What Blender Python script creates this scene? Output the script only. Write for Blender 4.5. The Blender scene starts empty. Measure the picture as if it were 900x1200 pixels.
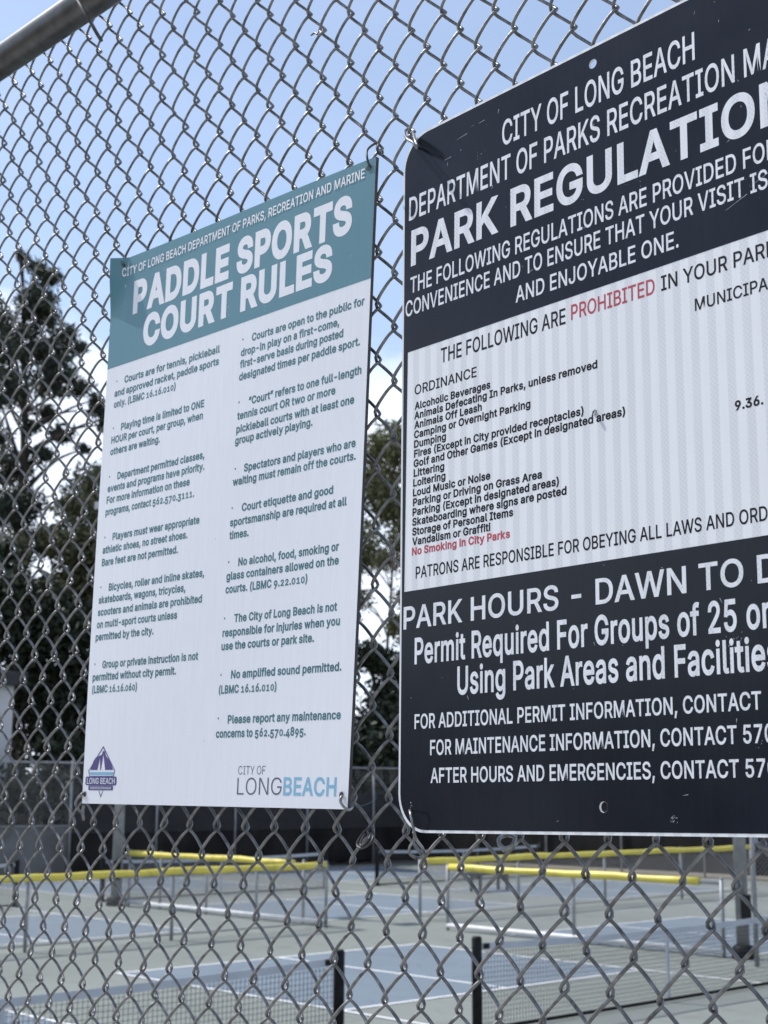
import bpy, bmesh, math, random
import numpy as np
from mathutils import Matrix, Vector

S = bpy.context.scene
COL = S.collection
rnd = random.Random(7)

# ------------------------------------------------------------------ camera, sky, sun, exposure
cam = bpy.data.cameras.new('camera'); cam_ob = bpy.data.objects.new('camera', cam); COL.objects.link(cam_ob)
cam.sensor_fit = 'HORIZONTAL'; cam.sensor_width = 36.0; cam.lens = 68.0000
cam_ob.matrix_world = Matrix(((0.6922862, 0.1322813, 0.7093951, 0.0000), (0.7216096, -0.1329102, -0.6794222, -1.0000), (0.0044110, 0.9822609, -0.1874674, 2.5000), (0, 0, 0, 1)))
cam.clip_start = 0.05; cam.clip_end = 2000
cam.dof.use_dof = True; cam.dof.focus_distance = 1.33; cam.dof.aperture_fstop = 25.0
S.camera = cam_ob

SUN_DIR = Vector((-0.72, -0.19, 1.0)).normalized()          # towards the sun
SUN_EL = math.asin(SUN_DIR.z); SUN_AZ = math.atan2(SUN_DIR.x, SUN_DIR.y)
world = bpy.data.worlds.new('World'); S.world = world; world.use_nodes = True
nt = world.node_tree; nt.nodes.clear()
N = nt.nodes.new; L = nt.links.new
sky = N('ShaderNodeTexSky'); sky.sky_type = 'NISHITA'; sky.sun_disc = False
sky.sun_elevation = SUN_EL; sky.sun_rotation = SUN_AZ; sky.altitude = 10; sky.air_density = 1.0; sky.dust_density = 0.6; sky.ozone_density = 1.2
tc = N('ShaderNodeTexCoord'); sep = N('ShaderNodeSeparateXYZ'); L(tc.outputs['Generated'], sep.inputs[0])
mp = N('ShaderNodeMapping'); mp.inputs['Scale'].default_value = (1.0, 1.0, 2.2); mp.inputs['Location'].default_value = (0.35, 0.1, 0.22)
L(tc.outputs['Generated'], mp.inputs[0])
no = N('ShaderNodeTexNoise'); no.inputs['Scale'].default_value = 3.4; no.inputs['Detail'].default_value = 9; no.inputs['Roughness'].default_value = 0.58
L(mp.outputs[0], no.inputs['Vector'])
el = N('ShaderNodeMapRange'); el.inputs['From Min'].default_value = 0.22; el.inputs['From Max'].default_value = 0.47
el.inputs['To Min'].default_value = 0.25; el.inputs['To Max'].default_value = -0.16
L(sep.outputs['Z'], el.inputs['Value'])
ad = N('ShaderNodeMath'); ad.operation = 'ADD'; L(no.outputs['Fac'], ad.inputs[0]); L(el.outputs[0], ad.inputs[1])
cr = N('ShaderNodeMapRange'); cr.interpolation_type = 'SMOOTHSTEP'; cr.inputs['From Min'].default_value = 0.52; cr.inputs['From Max'].default_value = 0.68
L(ad.outputs[0], cr.inputs['Value'])
cm = N('ShaderNodeMath'); cm.operation = 'MULTIPLY_ADD'; cm.inputs[1].default_value = 0.76; cm.inputs[2].default_value = 0.17; L(cr.outputs[0], cm.inputs[0])
no2 = N('ShaderNodeTexNoise'); no2.inputs['Scale'].default_value = 9; no2.inputs['Detail'].default_value = 6; L(mp.outputs[0], no2.inputs['Vector'])
cc = N('ShaderNodeMixRGB'); cc.inputs['Color1'].default_value = (4.6, 5.4, 6.9, 1); cc.inputs['Color2'].default_value = (8.8, 9.2, 9.9, 1); L(no2.outputs['Fac'], cc.inputs['Fac'])
mx = N('ShaderNodeMixRGB'); L(cm.outputs[0], mx.inputs['Fac']); L(sky.outputs[0], mx.inputs['Color1']); L(cc.outputs[0], mx.inputs['Color2'])
bg = N('ShaderNodeBackground'); bg.inputs['Strength'].default_value = 0.115; L(mx.outputs[0], bg.inputs['Color'])
wo = N('ShaderNodeOutputWorld'); L(bg.outputs[0], wo.inputs['Surface'])

sl = bpy.data.lights.new('sun', 'SUN'); sl.energy = 3.0; sl.angle = math.radians(0.53); sl.color = (1.0, 0.975, 0.94)
so = bpy.data.objects.new('sun', sl); COL.objects.link(so); so.rotation_euler = SUN_DIR.to_track_quat('Z', 'Y').to_euler(); so.location = (-20, -5, 30)
vs = S.view_settings; vs.view_transform = 'Standard'; vs.look = 'None'; vs.gamma = 1; vs.use_curve_mapping = False; vs.exposure = 0.57

# ------------------------------------------------------------------ data measured from the place (metres, signs in mm)
WARP_X = [-1.03179, 0.47979, -0.00749, 0.00471, -0.00207, -0.00859, 0.0048, 0.00098, 0.0088, 0.00393]
WARP_Z = [2.96641, 0.00327, -0.58766, 0.00198, -0.00248, -0.00248, -0.0005, -0.00437, 0.00146, -0.01312]
RULES = [[[22.73, 519.09], [["Courts are for tennis, pickleball", 38.8, 514.78, 227.23, 516.39, 8.31], ["and approved racket, paddle sports", 19.32, 500.1, 226.8, 501.82, 8.31], ["only. (LBMC 16.16.010)", 19.53, 485.77, 145.65, 486.79, 8.31]]], [[21.66, 458.71], [["Playing time is limited to ONE", 38.12, 454.3, 203.49, 455.54, 8.31], ["HOUR per court, per group, when", 18.98, 439.95, 202.46, 441.28, 8.31], ["others are waiting.", 18.51, 425.24, 121.41, 425.96, 8.31]]], [[20.03, 397.09], [["Department permitted classes,", 37.27, 392.35, 210.06, 393.47, 8.31], ["events and programs have priority.", 17.73, 378.43, 211.11, 379.63, 8.31], ["For more information on these", 17.24, 364.09, 185.19, 365.09, 8.31], ["programs, contact 562.570.3111.", 16.43, 349.18, 195.05, 350.2, 8.31]]], [[18.37, 320.99], [["Players must wear appropriate", 35.24, 316.61, 207.77, 317.5, 8.31], ["athletic shoes, no street shoes.", 15.41, 301.74, 187.04, 302.59, 8.31], ["Bare feet are not permitted.", 15.42, 286.26, 170.51, 286.98, 8.31]]], [[16.15, 259.38], [["Bicycles, roller and inline skates,", 33.84, 254.32, 222.01, 255.1, 8.31], ["skateboards, wagons, tricycles,", 13.22, 240.07, 188.93, 240.75, 8.31], ["scooters and animals are prohibited", 12.83, 225.0, 220.3, 225.75, 8.31], ["on multi-sport courts unless", 12.45, 209.97, 175.9, 210.52, 8.31], ["permitted by the city.", 11.34, 194.81, 131.93, 195.18, 8.31]]], [[12.71, 165.67], [["Group or private instruction is not", 29.35, 160.73, 218.73, 161.21, 8.31], ["permitted without city permit.", 9.45, 146.17, 179.14, 146.56, 8.31], ["(LBMC 16.16.060)", 9.81, 131.31, 104.41, 131.5, 8.31]]], [[268.83, 522.27], [["Courts are open to the public for", 285.06, 517.7, 467.12, 519.26, 8.31], ["drop-in play on a first-come,", 266.61, 503.23, 430.02, 504.59, 8.31], ["first-serve basis during posted", 266.11, 489.5, 436.69, 490.88, 8.31], ["designated times per paddle sport.", 265.67, 474.99, 462.8, 476.54, 8.31]]], [[267.94, 448.71], [["“Court” refers to one full-length", 285.1, 443.73, 466.69, 445.06, 8.31], ["tennis court OR two or more", 266.07, 429.22, 428.11, 430.37, 8.31], ["pickleball courts with at least one", 265.71, 413.87, 457.55, 415.18, 8.31], ["group actively playing.", 264.57, 400.85, 393.98, 401.71, 8.31]]], [[267.36, 371.99], [["Spectators and players who are", 282.71, 367.28, 462.48, 368.37, 8.31], ["waiting must remain off the courts.", 264.23, 353.49, 463.37, 354.65, 8.31]]], [[265.62, 327.45], [["Court etiquette and good", 282.5, 322.48, 431.03, 323.26, 8.31], ["sportsmanship are required at all", 263.22, 307.4, 452.69, 308.35, 8.31], ["times.", 263.43, 292.9, 296.55, 293.06, 8.31]]], [[264.57, 266.45], [["No alcohol, food, smoking or", 281.17, 261.41, 443.52, 262.1, 8.31], ["glass containers allowed on the", 261.84, 246.99, 444.46, 247.72, 8.31], ["courts. (LBMC 9.22.010)", 261.47, 232.33, 396.68, 232.84, 8.31]]], [[262.5, 203.75], [["The City of Long Beach is not", 279.09, 199.19, 445.02, 199.72, 8.31], ["responsible for injuries when you", 260.11, 184.05, 450.41, 184.61, 8.31], ["use the courts or park site.", 259.46, 169.38, 411.64, 169.79, 8.31]]], [[261.06, 141.51], [["No amplified sound permitted.", 278.51, 137.57, 455.99, 137.95, 8.31], ["(LBMC 16.16.010)", 258.71, 121.61, 355.62, 121.79, 8.31]]], [[260.01, 94.04], [["Please report any maintenance", 276.66, 89.01, 458.59, 89.25, 8.31], ["concerns to 562.570.4895.", 257.39, 73.91, 406.01, 74.07, 8.31]]]]
LHEAD = [["CITY OF LONG BEACH DEPARTMENT OF PARKS, RECREATION AND MARINE", 22.17, 655.78, 459.55, 660.85, 10.43], ["PADDLE SPORTS", 47.45, 604.39, 442.93, 607.76, 37.58], ["COURT RULES", 72.73, 556.05, 415.32, 562.19, 35.71]]
LLOGO = [["CITY OF", 299.32, 34.11, 344.41, 34.09, 9.02], ["LONG", 298.66, 12.7, 372.38, 13.15, 17.98], ["BEACH", 375.12, 13.17, 457.24, 13.04, 17.58]]
EMBLEM = {"apex": [40.39, 67.89], "left": [10.31, 37.48], "right": [67.76, 38.47], "tip": [39.52, 7.03], "pill": [[5.26, 21.41], [71.58, 31.85]], "pill2": [[12.14, 15.71], [64.82, 21.27]]}
LBAND = [[8.35, 539.11], [473.92, 546.05]]
NOTICE = [["w", "CITY OF LONG BEACH", 141.66, 646.62, 367.51, 643.85, 24.92], ["w", "DEPARTMENT OF PARKS RECREATION MARINE", 9.3, 612.03, 497.91, 606.26, 24.21], ["W", "PARK REGULATIONS", 12.6, 562.74, 489.45, 557.43, 35.28], ["w", "THE FOLLOWING REGULATIONS ARE PROVIDED FOR YOUR", 12.0, 532.37, 493.81, 527.2, 16.52], ["w", "CONVENIENCE AND TO ENSURE THAT YOUR VISIT IS", 5.08, 509.0, 432.29, 504.55, 16.01], ["w", "AND ENJOYABLE ONE.", 157.41, 482.93, 344.08, 481.05, 15.09], ["k", "THE FOLLOWING ARE", 56.52, 448.18, 217.87, 446.63, 14.52], ["r", "PROHIBITED", 224.53, 448.25, 317.66, 447.36, 13.58], ["k", "IN YOUR PARKS", 324.52, 447.54, 446.82, 446.37, 12.88], ["k", "ORDINANCE", 19.16, 423.89, 105.69, 423.09, 9.73], ["k", "MUNICIPAL CODE", 358.0, 420.82, 476.29, 419.73, 10.24], ["K", "9.36.", 392.52, 328.68, 418.7, 328.47, 7.28], ["K", "Alcoholic Beverages", 19.29, 408.7, 123.72, 407.76, 7.0], ["K", "Animals Defecating In Parks, unless removed", 18.75, 398.96, 253.41, 396.87, 7.0], ["K", "Animals Off Leash", 18.84, 389.22, 112.4, 388.4, 7.0], ["K", "Camping or Overnight Parking", 18.68, 379.48, 174.21, 378.13, 7.0], ["K", "Dumping", 18.76, 369.74, 63.98, 369.35, 7.0], ["K", "Fires (Except in City provided receptacles)", 18.84, 360.0, 236.83, 358.17, 7.0], ["K", "Golf and Other Games (Except in designated areas)", 18.31, 350.26, 282.67, 348.08, 7.0], ["K", "Littering", 18.39, 340.52, 61.67, 340.17, 7.0], ["K", "Loitering", 17.86, 330.78, 63.34, 330.42, 7.0], ["K", "Loud Music or Noise", 17.58, 321.04, 123.08, 320.21, 7.0], ["K", "Parking or Driving on Grass Area", 17.67, 311.3, 187.01, 309.99, 7.0], ["K", "Parking (Except in designated areas)", 17.14, 301.56, 207.02, 300.12, 7.0], ["K", "Skateboarding where signs are posted", 16.74, 291.82, 215.64, 290.34, 7.0], ["K", "Storage of Personal Items", 16.83, 282.08, 151.52, 281.09, 7.0], ["K", "Vandalism or Graffiti", 16.92, 272.34, 122.73, 271.58, 7.0], ["R", "No Smoking in City Parks", 16.65, 262.6, 147.38, 261.68, 7.0], ["k", "PATRONS ARE RESPONSIBLE FOR OBEYING ALL LAWS AND ORDINANCES", 22.2, 239.15, 475.71, 236.09, 11.19], ["v", "PARK HOURS - DAWN TO DUSK", 5.52, 191.63, 491.07, 188.67, 20.78], ["V", "Permit Required For Groups of 25 or More", 21.45, 157.14, 478.67, 154.56, 23.66], ["V", "Using Park Areas and Facilities", 79.51, 124.82, 422.29, 123.04, 24.26], ["v", "FOR ADDITIONAL PERMIT INFORMATION, CONTACT", 21.98, 95.73, 404.74, 93.89, 13.1], ["v", "FOR MAINTENANCE INFORMATION, CONTACT 570", 43.54, 70.72, 414.4, 69.07, 13.31], ["v", "AFTER HOURS AND EMERGENCIES, CONTACT 570", 44.24, 45.41, 415.75, 43.88, 13.05]]
RFIELD = [[8.79, 470.53], [5.98, 227.78], [410.88, 467.44], [417.22, 224.18]]
RHOLES = [[255.96, 685.74], [249.89, 22.53]]
RTEAR = [249.45, 356.76]
LCORN = [[-1.5355, -0.0291, 2.4812], [-1.0773, -0.0153, 2.48], [-1.0434, -0.0143, 3.1562], [-1.5199, -0.0286, 3.1612]]
LSIZE = [0.475, 0.68]
RBASE = [[-0.9968, -0.025, 2.4597], [0.9991, -0.0396, 0.0159], [-0.015, 0.0226, 0.9996], [-0.04, -0.999, 0.022]]
RH = 0.7039
TIES = {"rtl": [[-0.9924, -0.006, 3.154], [-0.9698, -0.028, 3.1375], [-0.9717, -0.031, 3.1427], [-0.9841, -0.026, 3.1517], [-1.0047, -0.01, 3.1692], [-1.0207, 0.007, 3.1851], [-1.0177, 0.011, 3.1868], [-0.9982, -0.004, 3.1699], [-0.9757, -0.024, 3.1491], [-0.9676, -0.029, 3.1383], [-0.9678, -0.03, 3.1343]], "rbl": [[-0.9947, -0.012, 2.4798], [-0.972, -0.034, 2.4795], [-0.9652, -0.038, 2.4704], [-0.9704, -0.03, 2.4594], [-0.985, -0.016, 2.4526], [-0.9931, -0.013, 2.4468], [-0.9987, -0.008, 2.441], [-1.0056, 0.004, 2.4365], [-1.0035, 0.01, 2.4356], [-0.9913, 0.004, 2.4386], [-0.9836, -0.006, 2.4454], [-0.9836, -0.014, 2.4534], [-0.9815, -0.02, 2.4606]], "ltr": [[-1.067, -0.002, 3.1586], [-1.0463, -0.022, 3.1456], [-1.0447, -0.026, 3.1505], [-1.0497, -0.022, 3.1621], [-1.0538, -0.012, 3.1725], [-1.0558, -0.002, 3.1794], [-1.0604, 0.008, 3.1812], [-1.0528, 0.004, 3.1695], [-1.0469, -0.006, 3.1624], [-1.0445, -0.012, 3.1656], [-1.0441, -0.01, 3.1718]], "lbr": [[-1.0949, -0.008, 2.4927], [-1.0808, -0.021, 2.4923], [-1.0791, -0.024, 2.4878], [-1.0746, -0.024, 2.4829], [-1.0743, -0.018, 2.4796], [-1.084, -0.004, 2.4819], [-1.0991, 0.008, 2.4884], [-1.1033, 0.006, 2.4901]], "lbl": [[-1.5634, -0.012, 2.4927], [-1.5311, -0.033, 2.4928], [-1.5458, -0.03, 2.4867], [-1.5756, -0.014, 2.4802], [-1.5873, -0.002, 2.4728], [-1.5951, 0.008, 2.4685], [-1.5843, 0.004, 2.4614], [-1.5618, -0.012, 2.4722], [-1.5459, -0.02, 2.4795]], "ltl": [[-1.5084, -0.018, 3.158], [-1.4919, -0.03, 3.1505], [-1.4981, -0.03, 3.1567], [-1.5172, -0.024, 3.1628], [-1.5499, -0.008, 3.1711], [-1.5708, 0.007, 3.174], [-1.556, 0.004, 3.1705], [-1.5257, -0.012, 3.1653], [-1.5185, -0.022, 3.1654]], "ring": [[-0.8679, -0.006, 2.4578], [-0.8668, -0.012, 2.4514], [-0.8729, -0.013, 2.4487], [-0.8813, -0.012, 2.4517], [-0.8871, -0.006, 2.4566], [-0.8906, 0.006, 2.4593], [-0.884, 0.009, 2.4586], [-0.8747, 0.004, 2.456], [-0.869, -0.006, 2.4519], [-0.8708, -0.012, 2.4498], [-0.8786, -0.01, 2.4466]], "ring2": [[-0.608, -0.01, 2.456], [-0.6106, -0.014, 2.4573], [-0.6184, -0.012, 2.4595], [-0.6267, -0.002, 2.4629], [-0.6283, 0.008, 2.4659], [-0.6215, 0.008, 2.4654]], "zip": [[-1.0679, 0.006, 2.4614], [-1.0524, -0.004, 2.4578], [-1.0462, -0.012, 2.4508], [-1.0537, -0.014, 2.4446], [-1.0622, -0.014, 2.4435], [-1.0675, -0.012, 2.447], [-1.0654, -0.01, 2.4535], [-1.0624, -0.006, 2.46], [-1.0648, 0.002, 2.4623]], "zip2": [[-1.0682, 0.004, 2.4589], [-1.0508, -0.01, 2.4547], [-1.0527, -0.015, 2.4483], [-1.0587, -0.015, 2.4457], [-1.0609, -0.013, 2.4496], [-1.0581, -0.01, 2.4569]], "thread": [[-1.0772, -0.012, 2.4828], [-1.0725, -0.006, 2.4833], [-1.0602, -0.006, 2.4851], [-1.0436, -0.008, 2.491]], "clip": [[-1.1549, -0.012, 3.3405], [-1.153, -0.008, 3.3444], [-1.1439, -0.012, 3.3376], [-1.148, -0.006, 3.3469], [-1.1366, -0.012, 3.3363], [-1.1406, -0.006, 3.3455]]}
STRAP = [[-1.6024, -0.056, 3.5635], [-1.5863, -0.057, 3.5437], [-1.573, -0.0565, 3.5259], [-1.5665, -0.052, 3.5125], [-1.5909, -0.03, 3.5198], [-1.6052, -0.014, 3.5203], [-1.6032, -0.008, 3.5116]]
TREES = {"conifer": {"base": [-50.0, 27.73], "clumps": [[-50.8, 27.17, 23.75, 0.31], [-50.25, 27.59, 23.22, 0.45], [-48.86, 27.26, 22.43, 0.62], [-50.55, 27.88, 22.15, 0.69], [-49.25, 27.01, 21.29, 0.82], [-49.73, 27.61, 21.13, 0.9], [-50.96, 29.49, 20.97, 0.63], [-49.8, 25.56, 20.4, 0.87], [-50.08, 26.85, 19.78, 1.02], [-50.63, 28.61, 19.89, 0.97], [-50.71, 29.92, 20.49, 0.42], [-50.06, 26.23, 18.05, 1.14], [-49.59, 28.27, 18.76, 0.89], [-51.64, 29.19, 18.77, 0.63], [-50.98, 30.18, 18.82, 0.56], [-51.29, 31.22, 18.58, 0.36], [-50.04, 30.69, 17.84, 0.56], [-51.05, 28.75, 17.55, 0.48], [-51.09, 29.56, 16.7, 0.59], [-49.78, 30.81, 17.16, 0.42], [-48.83, 31.83, 17.64, 0.36], [-52.0, 26.65, 16.37, 1.0], [-51.1, 27.17, 14.92, 1.07], [-49.96, 28.08, 15.48, 0.51], [-50.23, 27.59, 16.56, 0.44], [-49.04, 29.32, 15.76, 0.31], [-49.26, 26.14, 12.94, 1.19], [-50.33, 27.5, 13.45, 0.87], [-48.55, 25.02, 18.79, 0.99], [-47.57, 24.61, 17.0, 1.14], [-49.16, 24.63, 14.66, 1.3], [-50.61, 25.73, 11.2, 1.3], [-48.65, 27.46, 11.74, 0.73]]}, "olive": {"base": [-46.0, 28.56], "clumps": [[-45.81, 28.05, 13.61, 0.9], [-45.39, 26.79, 12.59, 0.75], [-46.15, 28.9, 12.73, 1.16], [-45.9, 26.25, 11.39, 0.62], [-45.1, 27.47, 11.29, 1.08], [-47.2, 29.05, 11.15, 1.29], [-45.03, 25.61, 9.5, 0.46], [-46.97, 27.17, 9.19, 0.75], [-45.58, 28.72, 9.49, 1.15], [-47.27, 30.42, 13.27, 1.32], [-47.2, 31.11, 11.37, 1.49], [-46.01, 30.39, 8.99, 1.3], [-46.05, 32.41, 12.5, 1.17], [-46.52, 24.68, 10.71, 0.85], [-47.84, 26.34, 9.57, 0.87], [-46.35, 27.77, 10.08, 0.95], [-46.46, 24.86, 9.12, 0.97], [-46.72, 29.21, 9.37, 1.22], [-45.84, 26.75, 11.19, 0.69]]}, "dark": {"base": [-43.0, 25.9], "clumps": [[-42.93, 24.08, 7.73, 1.08], [-42.66, 24.86, 7.56, 1.22], [-41.79, 27.13, 7.25, 1.48], [-43.66, 24.62, 5.93, 1.25], [-42.99, 26.16, 5.59, 1.46], [-43.44, 28.15, 6.14, 1.5], [-42.97, 25.06, 4.39, 1.25], [-43.23, 26.61, 4.01, 1.28], [-41.69, 29.34, 7.43, 1.54], [-42.82, 22.87, 8.94, 0.85], [-43.74, 22.88, 10.1, 0.74], [-43.01, 24.73, 8.18, 0.86], [-43.37, 22.94, 7.39, 0.95], [-42.49, 30.84, 5.65, 1.7], [-42.39, 29.07, 4.07, 1.5]]}, "gum": {"base": [-45.0, 41.97], "clumps": [[-44.56, 42.34, 17.75, 0.75], [-44.44, 41.18, 16.92, 0.82], [-44.36, 42.95, 17.05, 0.76], [-45.3, 42.35, 15.93, 0.98], [-44.43, 41.69, 14.67, 0.82], [-44.99, 42.85, 14.53, 0.83], [-43.25, 42.32, 13.56, 0.67], [-45.95, 41.47, 12.21, 0.59], [-44.97, 43.0, 13.03, 0.38], [-45.38, 40.71, 10.51, 0.65], [-43.57, 41.77, 9.33, 0.48], [-45.23, 43.63, 10.78, 0.45], [-45.34, 39.88, 15.61, 1.47], [-44.8, 39.82, 12.58, 1.44], [-44.44, 44.58, 16.32, 1.35], [-46.03, 45.33, 13.26, 1.35], [-45.64, 38.49, 14.29, 1.26], [-46.51, 43.54, 12.55, 0.49], [-44.18, 42.65, 9.29, 0.67], [-44.18, 43.74, 8.81, 0.74], [-47.15, 41.0, 10.91, 0.51]]}, "shrub": {"base": [-41.5, 38.58], "clumps": [[-41.73, 38.35, 7.59, 0.94], [-41.57, 39.59, 7.17, 0.89], [-41.54, 39.16, 5.95, 1.21], [-40.2, 37.69, 4.75, 1.32], [-42.06, 40.18, 3.98, 1.21], [-42.09, 36.41, 6.5, 1.47], [-41.48, 41.78, 6.08, 1.56], [-40.88, 35.76, 4.21, 1.45], [-42.02, 43.29, 4.05, 1.41]]}, "back1": {"base": [-47.0, 36.85], "clumps": [[-46.75, 36.9, 15.37, 1.8], [-47.01, 34.5, 13.67, 1.76], [-48.05, 38.72, 14.16, 2.02], [-47.54, 35.75, 11.69, 2.13], [-47.58, 38.97, 11.26, 2.01], [-45.81, 34.23, 10.45, 1.73], [-46.33, 36.86, 8.89, 2.12], [-47.7, 38.08, 6.85, 2.14], [-45.23, 35.79, 6.02, 2.07], [-46.14, 39.18, 4.4, 1.97], [-45.86, 36.36, 3.99, 2.08]]}, "back2": {"base": [-48.0, 55.07], "clumps": [[-48.1, 55.22, 18.4, 2.44], [-47.99, 52.05, 15.71, 2.35], [-45.23, 58.8, 16.6, 2.5], [-46.73, 55.56, 13.91, 2.63], [-48.19, 52.87, 11.04, 2.54], [-50.18, 58.68, 11.1, 2.69], [-47.14, 54.69, 8.23, 2.59], [-49.16, 52.15, 5.56, 2.28], [-48.26, 58.26, 5.34, 2.65]]}, "back3": {"base": [-46.0, 64.58], "clumps": [[-46.37, 65.23, 17.19, 2.37], [-45.28, 62.18, 14.9, 2.52], [-46.28, 69.26, 15.24, 2.68], [-46.05, 65.34, 12.41, 2.8], [-45.65, 62.68, 8.99, 2.72], [-46.15, 68.7, 8.9, 2.87], [-46.71, 65.62, 5.95, 2.77], [-45.9, 71.13, 5.66, 2.42]]}}
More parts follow.
